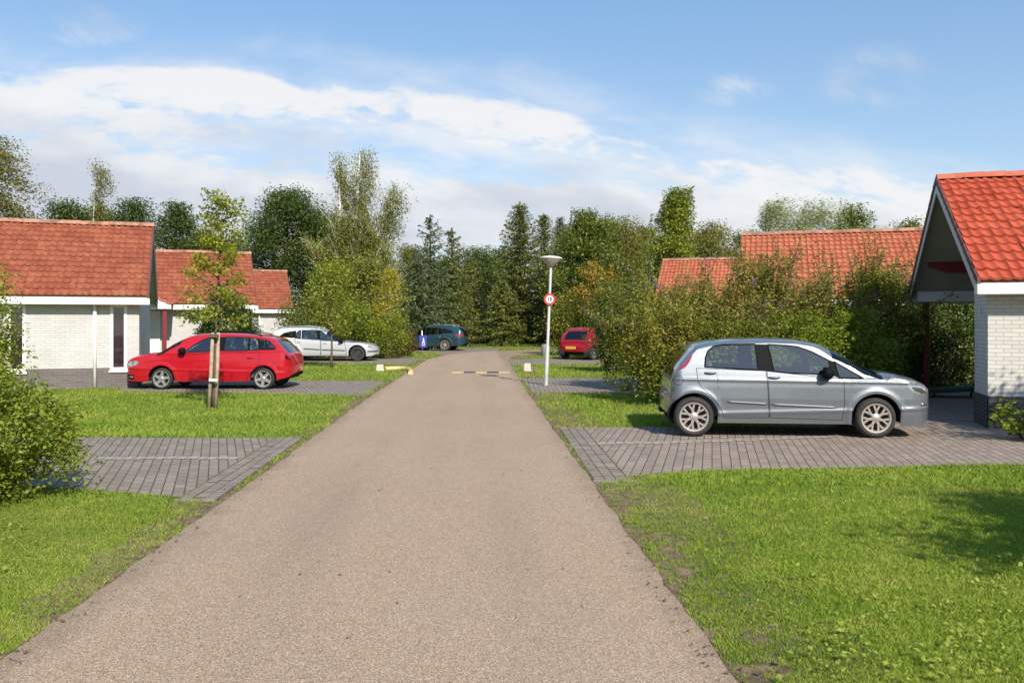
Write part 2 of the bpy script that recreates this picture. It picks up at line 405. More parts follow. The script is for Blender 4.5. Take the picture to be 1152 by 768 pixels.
for k, tan, mt in (('L1', -.33, 'paver'), ('L2', -.33, 'paver'), ('L3', -.33, 'paver'), ('L4', -.33, 'paver'), ('R1', .225, 'paver_warm'), ('R2', .0, 'paver'), ('R3', .0, 'paver')):
    sheet("driveway", drives[k], .007, M[mt], tan, True)
# two edge courses laid along the road on the near driveways, a pale marker course, a concrete edging
def edge_courses(p0, p1, side, mat):
    p0, p1 = Vector(p0), Vector(p1); dd = (p1 - p0); L = dd.length; dd /= L; nrm = Vector((dd.y, -dd.x)) * side
    mb = MB()
    for k in range(3):
        a0, a1 = .02 + k * .118, .02 + k * .118 + .108
        nn = int(L / .22)
        for q in range(nn):
            s0, s1 = q * L / nn + .005, (q + 1) * L / nn - .005
            if k == 1: s0, s1 = s0 + .1 * (q < nn - 1), s1 + .1 * (q < nn - 1)
            A, B, C_, D = (p0 + dd * s0 + nrm * a0), (p0 + dd * s1 + nrm * a0), (p0 + dd * s1 + nrm * a1), (p0 + dd * s0 + nrm * a1)
            if side < 0: A, B, C_, D = D, C_, B, A
            z = .017 + random.uniform(-.002, .002); u0 = random.randint(0, 40) * .22 + .01; v0 = random.randint(0, 40) * .112 + .01
            mb.quad((*A, z), (*D, z), (*C_, z), (*B, z), [(u0, v0), (u0, v0 + .09), (u0 + .2, v0 + .09), (u0 + .2, v0)])
    o = struct(mb.build("driveway_edge", mat)); return o
sheet("driveway_joint", [c1.to_2d() + Vector((.0, 0)), c2.to_2d() + Vector((0, 0)), c2.to_2d() + Vector((.40, 0)), c1.to_2d() + Vector((.40, 0))], .011, M['soil'], 0, True)
edge_courses(c1.to_2d(), c2.to_2d(), -1, M['paver'])
l1, l2 = G(246, 563).to_2d(), G(342, 493).to_2d()
sheet("driveway_joint", [l1, l2, l2 - Vector((.40, 0)), l1 - Vector((.40, 0))], .011, M['soil'], 0, True)
edge_courses(l1, l2, -1, M['paver'])
def marker_course(pxs, mat):
    mb = MB()
    for (x0, y0), (x1, y1) in zip(pxs[:-1], pxs[1:]):
        a, c = G(x0, y0), G(x1, y1); nn = max(1, int((c - a).length / .118))
        for q in range(nn):
            s0 = a.lerp(c, (q + .06) / nn); s1 = a.lerp(c, (q + .94) / nn); oy = random.choice((0, 0, .03))
            z = .0125
            mb.quad((s0.x, s0.y - .09 + oy, z), (s1.x, s1.y - .09 + oy, z), (s1.x, s1.y + .10 + oy, z), (s0.x, s0.y + .10 + oy, z))
    struct(mb.build("parking_line", mat))
M['pale_paver'] = plain("pale_paver", (.34, .285, .235), .85, noise=.3, nscale=12)
marker_course([(104, 516.5), (186, 516), (268, 516.2)], M['pale_paver'])
marker_course([(672, 499.5), (754, 498.5), (870, 494.5), (940, 491.5)], M['pale_paver'])
marker_course([(1057, 470.5), (1098, 472.5)], M['pale_paver'])
mb = MB()
mb.box(c2.x, c2.x + .45, c2.y - .05, c2.y - .01, 0, .02); struct(mb.build("driveway_edging", M['concrete']))
mb = MB(); mb.box(l1.x - .40, l1.x - .02, l1.y - .04, l1.y + .01, 0, .02); struct(mb.build("driveway_edging", M['concrete']))

# ---------------------------------------------------------------- houses
W, EZ, RZ = 7.2, 2.32, 4.42
TH = (W / 2); SL = math.hypot(TH, RZ - EZ); PIT = math.atan2(RZ - EZ, TH)
def wall_quads(mb, p0, p1, z0, z1, holes=(), off=0.0):
    """vertical wall from p0 to p1 (2-D, outward normal to the right of p0->p1), UV in metres; holes = (s0,s1,z0,z1)"""
    p0, p1 = Vector(p0), Vector(p1); L = (p1 - p0).length; dd = (p1 - p0) / L
    ss = sorted({0.0, L, *[h[0] for h in holes], *[h[1] for h in holes]}); zz = sorted({z0, z1, *[min(max(h[2], z0), z1) for h in holes], *[min(max(h[3], z0), z1) for h in holes]})
    for a, c in zip(ss[:-1], ss[1:]):
        for e, f in zip(zz[:-1], zz[1:]):
            if any(h[0] - 1e-5 <= a and c <= h[1] + 1e-5 and h[2] - 1e-5 <= e and f <= h[3] + 1e-5 for h in holes): continue
            A, B = p0 + dd * a, p0 + dd * c
            mb.quad((A.x, A.y, e), (B.x, B.y, e), (B.x, B.y, f), (A.x, A.y, f), [(a + off, e), (c + off, e), (c + off, f), (a + off, f)])
def tile_slope(u0, u1, front, mat, parent, seed, tw=.165, res=6, wave=.017):
    nc = 14; cl = SL / nc; ncol = int(round((u1 - u0) / tw)); tw = (u1 - u0) / ncol
    s_ = np.linspace(0, 1, res + 1)[:-1]
    prof = wave * (np.cos(2 * np.pi * s_) + .35 * np.cos(4 * np.pi * s_ + .6))
    us = np.concatenate([u0 + (c + s_) * tw for c in range(ncol)] + [[u1]]); hs = np.concatenate([prof] * ncol + [[prof[0]]])
    rg = np.random.default_rng(seed); V = []; UV = []; Fq = []; nu = len(us)
    for k in range(nc):
        dx = np.repeat(rg.normal(0, .004, ncol), res); dx = np.append(dx, dx[-1])
        dh = np.repeat(rg.normal(0, .004, ncol), res); dh = np.append(dh, dh[-1])
        for e, (s0, lift) in enumerate(((k * cl - .015, .0), (k * cl - .015, .042), ((k + 1) * cl, .006))):
            sag = .012 * np.sin(us * .9 + seed) * np.sin(s0 * .8)
            n_ = hs * (1 if e else .6) + lift + dh + sag
            y = s0 * math.cos(PIT) - n_ * math.sin(PIT); z = EZ + s0 * math.sin(PIT) + n_ * math.cos(PIT)
            V.append(np.stack([us + dx, y if front else W - y, z], 1))
            vv = k + (.02 if e < 2 else .98)
            UV.append(np.stack([(us - u0) / tw + .001, np.full(nu, vv)], 1))
    V = np.concatenate(V); UV = np.concatenate(UV)
    base = np.arange(nu - 1)
    for r in range(nc * 3 - 1):
        a = r * nu + base
        if r % 3 == 2 : continue
        q = np.stack([a, a + 1, a + 1 + nu, a + nu], 1)
        Fq.append(q if front else q[:, ::-1])
    Fq = np.concatenate(Fq)
    o = npmesh("roof_tiles", V, Fq, mat, parent, True)
    ul = o.data.uv_layers.new(name="UVMap"); uvc = UV[Fq.ravel()]
    # keep each tile's id inside the cell
    fc = UV[Fq[:, 0]] if front else UV[Fq[:, 3]]
    cell = np.floor((UV[Fq[:, 0], 0] + UV[Fq[:, 2], 0]) / 2)
    uvc = uvc.reshape(-1, 4, 2); uvc[:, :, 0] = cell[:, None] + .5
    ul.data.foreach_set('uv', uvc.astype(np.float32).ravel())
    o.data.set_sharp_from_angle(angle=R(50))
    return o
def make_window(parent, p0, dirv, nrm, s0, s1, z0, z1, curtain=True, label=None):
    """window in a wall: white frame with pane, curtain and sill. p0 wall start, dirv along, nrm outward"""
    p0, dirv, nrm = Vector(p0), Vector(dirv), Vector(nrm)
    rot = Matrix(((dirv.x, -nrm.x, 0, p0.x), (dirv.y, -nrm.y, 0, p0.y), (0, 0, 1, 0), (0, 0, 0, 1)))
    def bx(mb, a, c, d0, d1, e, f, bev=0.004):
        k = len(mb.v); mb.box(a, c, d0, d1, e, f, bev)
        for q in range(k, len(mb.v)): mb.v[q] = tuple(rot @ Vector(mb.v[q]))
    fr = MB(); fw = .075
    bx(fr, s0, s0 + fw, -.022, .07, z0, z1); bx(fr, s1 - fw, s1, -.022, .07, z0, z1)
    bx(fr, s0 + fw + .002, s1 - fw - .002, -.020, .07, z0, z0 + fw); bx(fr, s0 + fw + .002, s1 - fw - .002, -.020, .07, z1 - fw, z1)
    f = fr.build("window", M['white'], parent)
    g = MB(); bx(g, s0 + fw - .005, s1 - fw + .005, .022, .028, z0 + fw - .005, z1 - fw + .005, 0); g.build("pane", M['glass'], f)
    si = MB(); bx(si, s0 - .03, s1 + .03, -.055, .02, z0 - .05, z0 - .002); si.build("sill", M['white'], f)
    if curtain:
        cu = MB(); nn = 40; A = []; 
        for k in range(nn + 1):
            s = s0 + fw * .5 + (s1 - s0 - fw) * k / nn; dep = .15 + .022 * math.sin(k * 1.25) + .01 * math.sin(k * .5 + s0)
            A.append((s, dep))
        for (a, e), (c, g_) in zip(A[:-1], A[1:]):
            cu.add([tuple(rot @ Vector(q)) for q in ((a, e, z0), (c, g_, z0), (c, g_, z1), (a, e, z1))], [(0, 1, 2, 3)])
        cu.build("curtain", M['curtain'], f, True)
    return f
def house(label, E, ang, u0, u1, tile, brick, plinth, ridge, seed, windows=(), detail=True, ov=.18, gable_u=None, porch=False, pipe=(), group=None):
    t = thing("house", label, "house", (E[0], E[1], 0), ang, group)
    wu0, wu1, wv0, wv1 = u0 + ov, u1 - ov, .24, W - .24
    wz = EZ - .02; gz = RZ - .14
    hol = [(s0 - wu0, s1 - wu0, z0, z1) for s0, s1, z0, z1 in windows]
    start = wu0 + (3.4 if porch else 0)
    wb, pb = MB(), MB(); PZ = .51
    for mb_, z0, z1, o_ in ((wb, PZ, wz, 0), (pb, 0, PZ, .012)):
        wall_quads(mb_, (wu0, wv0 - o_), (wu1, wv0 - o_), z0, z1, hol)
        wall_quads(mb_, (wu1 + o_, wv0 - o_), (wu1 + o_, wv1 + o_), z0, z1)
        wall_quads(mb_, (wu1 + o_, wv1 + o_), (start - o_, wv1 + o_), z0, z1)
        wall_quads(mb_, (start - o_, wv1 + o_), (start - o_, wv0 - o_), z0, z1)
        if porch:   # the near wall runs on as a thick pier
            wall_quads(mb_, (wu0 - o_, wv0 + .95 + o_), (wu0 - o_, wv0 - o_), z0, z1, off=.35)
            wall_quads(mb_, (wu0 + .9 + o_, wv0 + .95 + o_), (wu0 - o_, wv0 + .95 + o_), z0, z1)
            wall_quads(mb_, (wu0 + .9 + o_, wv0 + .2), (wu0 + .9 + o_, wv0 + .95 + o_), z0, z1)
            wall_quads(mb_, (start, wv0 + .2), (wu0 + .9, wv0 + .2), z0, z1)
    # plinth top lip
    for (a, c) in (((wu0, wv0), (wu1, wv0)),):
        pb.quad((wu0 - .012, wv0 - .012, PZ), (wu1 + .012, wv0 - .012, PZ), (wu1, wv0, PZ), (wu0, wv0, PZ), [(0, 0), (.2, 0), (.2, .01), (0, .01)])
    # gable triangles
    for gu, flip in ((start, True), (wu1, False)):
        pts = [(gu, wv0, wz), (gu, wv1, wz), (gu, W / 2, gz)]; uv = [(wv0, wz), (wv1, wz), (W / 2, gz)]
        if flip: pts, uv = pts[::-1], uv[::-1]
        wb.add(pts, [(0, 1, 2)], [uv])
    wb.build("wall", brick, t); pb.build("plinth", plinth, t)
    # roof: slab, tiles, ridge, verges
    sl = MB(); th = .04
    def slope_pt(v, dz=0): return EZ + (v if v <= W / 2 else W - v) * math.tan(PIT) + dz
    for v0, v1 in ((0.02, W / 2), (W / 2, W - .02)):
        zz = [slope_pt(v0, -.07), slope_pt(v1, -.07)]
        k = len(sl.v)
        vs = [(u0 + .03, v0, zz[0] - th), (u1 - .03, v0, zz[0] - th), (u1 - .03, v1, zz[1] - th), (u0 + .03, v1, zz[1] - th), (u0 + .03, v0, zz[0]), (u1 - .03, v0, zz[0]), (u1 - .03, v1, zz[1]), (u0 + .03, v1, zz[1])]
        sl.add(vs, [(3, 2, 1, 0), (4, 5, 6, 7), (0, 1, 5, 4), (1, 2, 6, 5), (2, 3, 7, 6), (3, 0, 4, 7)])
    roof = sl.build("roof", M['soffit'], t)
    tile_slope(u0, u1, True, tile, roof, seed, res=6)
    tile_slope(u0, u1, False, tile, roof, seed + 1, res=6)
    rd = MB(); nn = int((u1 - u0) / .38); rg = random.Random(seed)
    for k in range(nn):
        a, c = u0 + (u1 - u0) * k / nn - .01, u0 + (u1 - u0) * (k + 1) / nn + .03
        dz = rg.uniform(-.008, .008); prev = None; pts = []
        for e, uu in enumerate((a, c)):
            rr_ = .125 + .012 * e
            for j in range(9):
                th_ = math.pi * j / 8 * 1.1 - .05 * math.pi; pts.append((uu, W / 2 + rr_ * math.cos(th_), RZ + .0 + dz + rr_ * .75 * math.sin(th_)))
        rd.add(pts, [(j, j + 1, 9 + j + 1, 9 + j) for j in range(8)] + [tuple(range(9))[::-1], tuple(range(9, 18))])
    rd.build("ridge_tiles", ridge, roof)
    for uu, s in ((u0, -1), (u1, 1)):
        vg = MB(); bb = MB()
        for fr in (True, False):
            for k in range(14):
                s0, s1 = k * SL / 14 - .03, (k + 1) * SL / 14
                q = []
                for ss, lift in ((s0, .055), (s1, .025)):
                    y = ss * math.cos(PIT) - lift * math.sin(PIT); z = EZ + ss * math.sin(PIT) + lift * math.cos(PIT)
                    q.append((y if fr else W - y, z))
                a0, a1 = (uu - .028, uu + .02)
                P = [(a0, q[0][0], q[0][1] - .12), (a1, q[0][0], q[0][1] - .12), (a1, q[1][0], q[1][1] - .12), (a0, q[1][0], q[1][1] - .12), (a0, *q[0]), (a1, *q[0]), (a1, *q[1]), (a0, *q[1])]
                vg.add(P, [(3, 2, 1, 0), (4, 5, 6, 7), (0, 1, 5, 4), (1, 2, 6, 5), (2, 3, 7, 6), (3, 0, 4, 7)])
            # painted barge board below the verge
            pts = []
            for v in (.0, W / 2):
                z = slope_pt(v, -.10); pts.append((v if fr else W - v, z))
            a0, a1 = (uu + .002 * s - .012, uu + .002 * s + .012) if True else 0
            P = [(a0, pts[0][0], pts[0][1] - .17), (a1, pts[0][0], pts[0][1] - .17), (a1, pts[1][0], pts[1][1] - .17), (a0, pts[1][0], pts[1][1] - .17), (a0, *pts[0]), (a1, *pts[0]), (a1, *pts[1]), (a0, *pts[1])]
            bb.add(P, [(3, 2, 1, 0), (4, 5, 6, 7), (0, 1, 5, 4), (1, 2, 6, 5), (2, 3, 7, 6), (3, 0, 4, 7)])
        vg.build("verge_tiles", M['verge'], roof); bb.build("barge_board", M['barge'], roof)
    # eaves gutter board
    fa = MB(); fa.box(u0 - .04, u1 + .04, -.10, .10, EZ - .235, EZ - .075, .012); fa.build("gutter", M['white'], t)
    fa = MB(); fa.box(u0 - .04, u1 + .04, W - .10, W + .10, EZ - .235, EZ - .075, .012); fa.build("gutter", M['white'], t)
    so = MB(); so.box(u0 + .05, u1 - .05, .102, wv0 - .004, EZ - .20, EZ - .18); so.build("soffit", M['soffit'], t)
    for s0, s1, z0, z1 in windows:
        make_window(t, (0, wv0, 0), (1, 0), (0, -1), s0, s1, z0, z1)
    if windows:  # the rooms behind the windows
        rm = MB(); rm.quad((wu0 + .15, wv0 + .5, .3), (wu1 - .15, wv0 + .5, .3), (wu1 - .15, wv0 + .5, wz), (wu0 + .15, wv0 + .5, wz)); rm.build("room_wall", M['dark_room'], t)
    for pu in pipe:
        dp = MB(); dp.tube([(pu, wv0 - .075, .02), (pu, wv0 - .075, EZ - .22)], .042, 12); dp.build("downpipe", M['white'], t, True)
    return t
M['barge'] = plain("barge_paint", (.50, .50, .48), .5, noise=.1)
aR, aL = R(-16.3), R(20)
h1 = house("house with the cream brick pier, bright red tiles and open gabled carport", (7.19, 13.70), aR, 0, 10, M['tile_new'], M['white_brick'], M['plinth'], M['ridge_new'], 1, porch=True)
# carport woodwork
mb = MB(); mb.box(.25, .37, 6.84, 6.96, 0, EZ - .21, .008); mb.build("post", M['red_paint'], h1)
mb = MB(); mb.box(3.0, 3.12, 6.84, 6.96, 0, EZ - .21, .008); mb.build("post", M['red_paint'], h1)
mb = MB(); mb.box(.12, 3.55, 6.82, 6.98, EZ - .205, EZ + .03, .006); mb.build("eave_beam", M['white'], h1)
mb = MB(); pz = (2.72, 3.06)
mb.prism([(.20, pz[1]), (.20, pz[0] + .14), (.62, pz[0]), (3.55, pz[0]), (3.55, pz[1])], Matrix(((1, 0, 0, 0), (0, 0, -1, 5.98), (0, 1, 0, 0), (0, 0, 0, 1))), .12); mb.build("purlin", M['red_paint'], h1)
mb = MB()
for k in range(26):   # boarding under the far slope
    v0 = W - .25 - k * .13; v1 = v0 - .122
    z0 = EZ + (W - v0) * math.tan(PIT) - .14; z1 = EZ + (W - v1) * math.tan(PIT) - .14
    if v1 < W / 2 + .02: break
    mb.quad((.06, v0, z0), (.06, v1, z1), (3.55, v1, z1), (3.55, v0, z0))
mb.build("ceiling_boards", M['soffit'], h1)
mb = MB(); mb.tube([(-.03, W + .02, EZ - .12), (-.03, W + .16, EZ - .12)], .06, 10); mb.build("gutter_end", M['white'], h1, True)
mb = MB()
for k, z in enumerate((1.84, 1.90)): mb.lathe([(.018, 0), (.034, 0), (.034, .012), (.018, .012)], 14, Matrix.Translation((.162, .72, z)) @ Matrix.Rotation(R(-90), 4, 'Y'), True)
mb.build("wall_ornament", M['white'], h1)
# left houses: local u runs leftwards below zero
house("nearest house on the left, aged red tiles with lichen, two purple curtained windows", (-9.17, 22.4), aL, -15, 0, M['tile_old'], M['white_brick_old'], M['plinth_old'], M['ridge'], 11,
      windows=[(-.895, -.50, .44, 2.10), (-3.17, -2.77, .44, 2.10), (-8, -7.6, .44, 2.10)], pipe=(-1.236,), ov=.22)
h3 = house("middle house behind the red estate car, small red posted porch at its left end", (-9.47, 33.0), aL, -9.5, 0, M['tile_old'], M['white_brick_old'], M['plinth_old'], M['ridge'], 21, windows=[(-4.5, -3.95, .42, 2.12), (-2, -1.5, .42, 2.12)], detail=False)
house("farthest house on the left, only its right end showing past the middle house", (-11.3, 46.0), aL, -9, 0, M['tile_old'], M['white_brick_old'], M['plinth_old'], M['ridge'], 31, detail=False, pipe=(-1.7,))
house("house behind the long shrub border, its long orange roof ridge in view", (6.34, 25.0), aR, 0, 11.0, M['tile_pale'], M['white_brick_old'], M['plinth_old'], M['ridge'], 41, detail=False)
house("farther house on the right, lower orange roof end rising left of the nearer roof", (5.85, 36.9), aR, 0, 9, M['tile_pale'], M['white_brick_old'], M['plinth_old'], M['ridge'], 51, detail=False)
# ---------------------------------------------------------------- cars
def paint(name, col, metal=.0, rough=.28, flake=0.0):
    m, t, p = newmat(name)
    co = t.node('ShaderNodeTexCoord').outputs['Object']
    nz = t.noise(co, 3.0, 4, .6)
    t.put(p.inputs['Base Color'], t.mix(t.m('MULTIPLY', nz, .25), col, tuple(c * .75 for c in col)))
    d = t.noise(co, 40, 3, .6)
    t.put(p.inputs['Roughness'], t.sm(d, .2, .9, rough * .85, rough * 1.25))
    p.inputs['Metallic'].default_value = metal; p.inputs['Coat Weight'].default_value = 1; p.inputs['Coat Roughness'].default_value = .03
    p.inputs['Specular IOR Level'].default_value = .5 if metal else .12
    return m
M['silver'] = paint("blue_silver_paint", (.165, .182, .20), .5, .42)
M['silver2'] = paint("silver_paint", (.52, .53, .54), .25, .5)
M['red_car'] = paint("red_paint", (.41, .005, .014), .0, .5)
M['red_car2'] = paint("crimson_paint", (.34, .006, .02), .0, .5)
M['teal'] = paint("dark_teal_paint", (.015, .055, .075), .35, .35)
M['alloy'] = plain("alloy_rim", (.50, .49, .47), .35, .75)
M['alloy_warm'] = plain("alloy_rim_warm", (.50, .44, .40), .38, .7)
M['steel_black'] = plain("black_steel_rim", (.05, .05, .05), .5, .4)
M['tyre'] = plain("tyre_rubber", (.028, .027, .027), .8, noise=.3, nscale=20)
M['dark'] = plain("dark_plastic", (.010, .010, .011), .5, spec=.03)
M['cabin'] = plain("cabin_fabric", (.11, .11, .115), .9)
M['chrome'] = plain("chrome", (.75, .75, .75), .15, 1.0)
M['lamp'] = plain("headlamp_glass", (.50, .52, .54), .12, .8, 1.0, noise=.5, nscale=12)
M['lamp_dark'] = plain("headlamp_dark", (.06, .065, .07), .1, .3, 1.0)
M['tail'] = plain("tail_lamp", (.24, .015, .045), .12, 0, 1.0)
M['tail_pale'] = plain("tail_lamp_pale", (.42, .24, .27), .12, .2, 1.0)
M['tail_dark'] = plain("tail_lamp_dark", (.075, .004, .01), .12, 0, 1.0)
M['plate'] = plain("yellow_plate", (.70, .44, .03), .5)
M['liner'] = plain("arch_liner", (.012, .012, .012), .9)

def inpoly(px, pz, poly):
    res = np.zeros(px.shape, bool); N = len(poly); j = N - 1
    for i in range(N):
        xi, zi = poly[i]; xj, zj = poly[j]
        if zi != zj:
            res ^= ((zi > pz) != (zj > pz)) & (px < (xj - xi) * (pz - zi) / (zj - zi) + xi)
        j = i
    return res
def nearest_on(px, pz, poly):
    best = np.full(px.shape, 1e9); bx = px.copy(); bz = pz.copy(); N = len(poly)
    for i in range(N):
        ax, az_ = poly[i]; cx, cz = poly[(i + 1) % N]; dx, dz = cx - ax, cz - az_; L = dx * dx + dz * dz + 1e-12
        t = np.clip(((px - ax) * dx + (pz - az_) * dz) / L, 0, 1); qx, qz = ax + t * dx, az_ + t * dz
        dd = np.hypot(px - qx, pz - qz); mk = dd < best
        best[mk] = dd[mk]; bx[mk] = qx[mk]; bz[mk] = qz[mk]
    return best, bx, bz
def round_poly(poly, it=2):
    P = [np.array(p, float) for p in poly]
    for _ in range(it):
        Q = []
        for i in range(len(P)):
            a, c = P[i], P[(i + 1) % len(P)]; Q += [a * .78 + c * .22, a * .22 + c * .78]
        P = Q
    return [tuple(p) for p in P]

def car(name, label, sp, loc, rz, group=None):
    t = thing(name, label, "car", loc, rz, group)
    top = np.array(sp['top'], float)
    sg = np.concatenate([[0], np.cumsum(np.hypot(*np.diff(top, axis=0).T))]); L = sg[-1]
    tt = np.linspace(0, L, int(L / .015)); X = np.interp(tt, sg, top[:, 0]); Z = np.interp(tt, sg, top[:, 1])
    k = np.exp(-np.linspace(-2, 2, 9) ** 2); k /= k.sum()
    Xs = np.convolve(np.pad(X, 4, 'edge'), k, 'valid'); Zs = np.convolve(np.pad(Z, 4, 'edge'), k, 'valid')
    Xs[0], Zs[0], Xs[-1], Zs[-1] = X[0], Z[0], X[-1], Z[-1]
    Xs = np.maximum.accumulate(Xs + np.arange(len(Xs)) * 1e-6)
    Ra, zc, ax = sp['arch'], sp['zc'], sp['axles']
    extra = []
    for a in ax:
        h = math.sqrt(max(Ra ** 2 - (zc - sp['sill']) ** 2, 1e-4))
        extra += [a + s * (h + e) for s in (-1, 1) for e in (-.002, .002)] + list(a + h * .998 * np.cos(np.linspace(.08, math.pi - .08, 22)))
    xs = np.unique(np.concatenate([Xs, extra])); xs = xs[np.concatenate([[True], np.diff(xs) > 4e-4])]
    zt = np.interp(xs, Xs, Zs); bot = np.array(sp['bot'], float); zb = np.interp(xs, bot[:, 0], bot[:, 1])
    for a in ax:
        h = math.sqrt(max(Ra ** 2 - (zc - sp['sill']) ** 2, 1e-4)); mk = np.abs(xs - a) < h
        zb[mk] = np.maximum(zb[mk], zc + np.sqrt(np.maximum(Ra ** 2 - (xs[mk] - a) ** 2, 0)))
    x0, x1 = xs[0], xs[-1]; W0 = sp['width'] / 2
    f = lambda d_, Lr, n_: (1 - (1 - np.clip(d_ / Lr, 0, 1)) ** n_) ** (1 / n_)
    vz = np.array(sp.get('vprof', [(.10, .93), (.22, .955), (.34, .985), (.55, 1.0), (.72, .992), (.86, .968), (.93, .945), (1.05, .90), (1.2, .835), (1.33, .775), (1.42, .73), (1.6, .65)])); 
    def E(x, z):
        Wx = W0 * f(x - x0, sp.get('Lr', .32), 2.8) * f(x1 - x, sp.get('Lf', .62), 2.5)
        v = np.interp(z, vz[:, 0], vz[:, 1])
        fl = 0
        for a in ax:
            r = np.hypot(x - a, z - zc); fl = fl + .016 * np.exp(-((r - Ra - .03) / .045) ** 2) * (z < zc + Ra + .15)
        # character crease along the flank
        cz = sp.get('crease', None); cr = 0
        if cz: cr = .014 * np.exp(-((z - (cz[0] + cz[1] * x)) / .018) ** 2) + .014 * np.exp(-((z - (cz[0] - .50 + .03 * x)) / .03) ** 2)
        return np.maximum(Wx * v + (fl + cr) * np.minimum(1, Wx / W0), 0)
    n1, n2 = 62, 16
    wsr = sp.get('windscreen', (9, 9)); dr = .075 + .085 * np.clip(np.minimum((xs - wsr[0] + .25) / .25, (wsr[1] + .12 - xs) / .12), 0, 1)
    dr = np.minimum(dr, (zt - zb) * .35); zs = zt - dr
    J = n1 + n2 + 1; GX = np.zeros((len(xs), J)); GY = np.zeros_like(GX); GZ = np.zeros_like(GX)
    s_ = np.linspace(0, 1, n1 + 1)
    for j in range(n1 + 1):
        GX[:, j] = xs; GZ[:, j] = zb + (zs - zb) * s_[j]
    polys = []  # (label, polygon)
    for key in ('lamp_inner', 'headlight', 'taillight', 'window', 'pillar', 'door', 'skirt'):
        for k_, pl in enumerate(sp.get(key, [])): polys.append((key, k_, round_poly(pl, 1) if key in ('headlight', 'taillight', 'lamp_inner') else pl))
    sx, sz = GX[:, :n1 + 1], GZ[:, :n1 + 1]
    done = np.zeros(sx.shape, bool); step = .022
    for key, k_, pl in polys:
        dd, bx, bz = nearest_on(sx, sz, pl); mk = (dd < step * .52) & ~done
        mk[0, :] = mk[-1, :] = False; mk[:, 0] = False; mk[:, n1] = False
        sx[mk] = bx[mk]; sz[mk] = bz[mk]; done |= mk
    GY[:, :n1 + 1] = E(sx, sz)
    P0y = GY[:, n1]
    for j in range(1, n2 + 1):
        q = j / n2; GX[:, n1 + j] = xs
        c1y, c1z = E(xs, zs + dr * .7) * .99, zs + dr * .72; c2y, c2z = P0y * .60, zt + .0 * zs
        GY[:, n1 + j] = (1 - q) ** 3 * P0y + 3 * (1 - q) ** 2 * q * c1y + 3 * (1 - q) * q * q * c2y
        GZ[:, n1 + j] = (1 - q) ** 3 * zs + 3 * (1 - q) ** 2 * q * c1z + 3 * (1 - q) * q * q * c2z + q ** 3 * zt
    # full loop: right side (-y) ... centre ... left side (+y)
    FX = np.concatenate([GX, GX[:, -2::-1]], 1); FY = np.concatenate([-GY, GY[:, -2::-1]], 1); FZ = np.concatenate([GZ, GZ[:, -2::-1]], 1)
    ni, nj = FX.shape; V = np.stack([FX, FY, FZ], 2).reshape(-1, 3)
    ii, jj = np.meshgrid(np.arange(ni - 1), np.arange(nj - 1), indexing='ij')
    a = (ii * nj + jj).ravel(); Q = np.stack([a, a + nj, a + nj + 1, a + 1], 1)
    fn = np.cross(V[Q[:, 2]] - V[Q[:, 0]], V[Q[:, 3]] - V[Q[:, 1]])
    cen = V[Q].mean(1); 
    # orientation: outward from the body axis
    flip = (fn * (cen - np.array([[1.0, 0, .6]]) * np.array([[0, 0, 1]]) - np.stack([cen[:, 0], 0 * cen[:, 0], 0 * cen[:, 0]], 1))).sum(1).sum() < 0
    if flip: Q = Q[:, ::-1]; fn = -fn
    N = np.zeros_like(V)
    for c in range(4): np.add.at(N, Q[:, c], fn)
    N /= np.linalg.norm(N, axis=1, keepdims=True) + 1e-12
    lab = np.zeros(len(Q), int); names = ['body']; jm = jj.ravel(); jh = np.where(jm < J - 1, jm, nj - 2 - jm); side = (jm >= J - 1).astype(int)
    cx, cz = cen[:, 0], cen[:, 2]; onside = jh < n1
    for key, k_, pl in polys[::-1]:
        hit = onside & inpoly(cx, cz, pl)
        for s in (0, 1):
            names.append((key, k_, s)); lab[hit & (side == s)] = len(names) - 1
    for key, jmin in (('windscreen', n1), ('rear_window', n1 + 8)):
        if key in sp:
            a_, b_ = sp[key]; hit = (jh >= jmin) & (cx > a_) & (cx < b_); names.append((key, 0, 0)); lab[hit] = len(names) - 1
    if 'grille' in sp:
        a_, z0_, z1_ = sp['grille']; hit = (cx > a_) & (cz > z0_) & (cz < z1_) & (np.abs(cen[:, 1]) < W0 * .62); names.append(('grille', 0, 0)); lab[hit] = len(names) - 1
    objs = {}
    def sub(name_, mask, mat, parent):
        q = Q[mask]
        if not len(q): return None
        u, inv = np.unique(q.ravel(), return_inverse=True)
        ob = npmesh(name_, V[u], inv.reshape(-1, 4), mat, parent, True)
        ob.data.normals_split_custom_set_from_vertices([tuple(v) for v in N[u]]); return ob
    pm = sp['paint']; gl = sp.get('glassmat', {})
    matof = {'headlight': M['lamp'], 'lamp_inner': M['lamp_dark'], 'taillight': sp.get('tailmat', M['tail']), 'pillar': M['dark'], 'door': pm, 'skirt': M['dark'], 'windscreen': M['screen_glass'], 'rear_window': M['car_glass_dark'], 'grille': M['dark']}
    body = sub('body', lab == 0, pm, t)
    for k_, nm in enumerate(names[1:], 1):
        mt = M[gl.get(nm[1], 'car_glass')] if nm[0] == 'window' else matof[nm[0]]
        pn = {'skirt': 'bumper_trim', 'lamp_inner': 'headlight_housing', 'pillar': 'pillar_trim'}.get(nm[0], nm[0])
        objs[nm] = sub(pn, lab == k_, mt, t)
    sides = [(-1, 0), (1, 1)]
    def on(x, z, s, off=0.0): return Vector((x, s * (float(E(np.array(x), np.array(z))) + off), z))
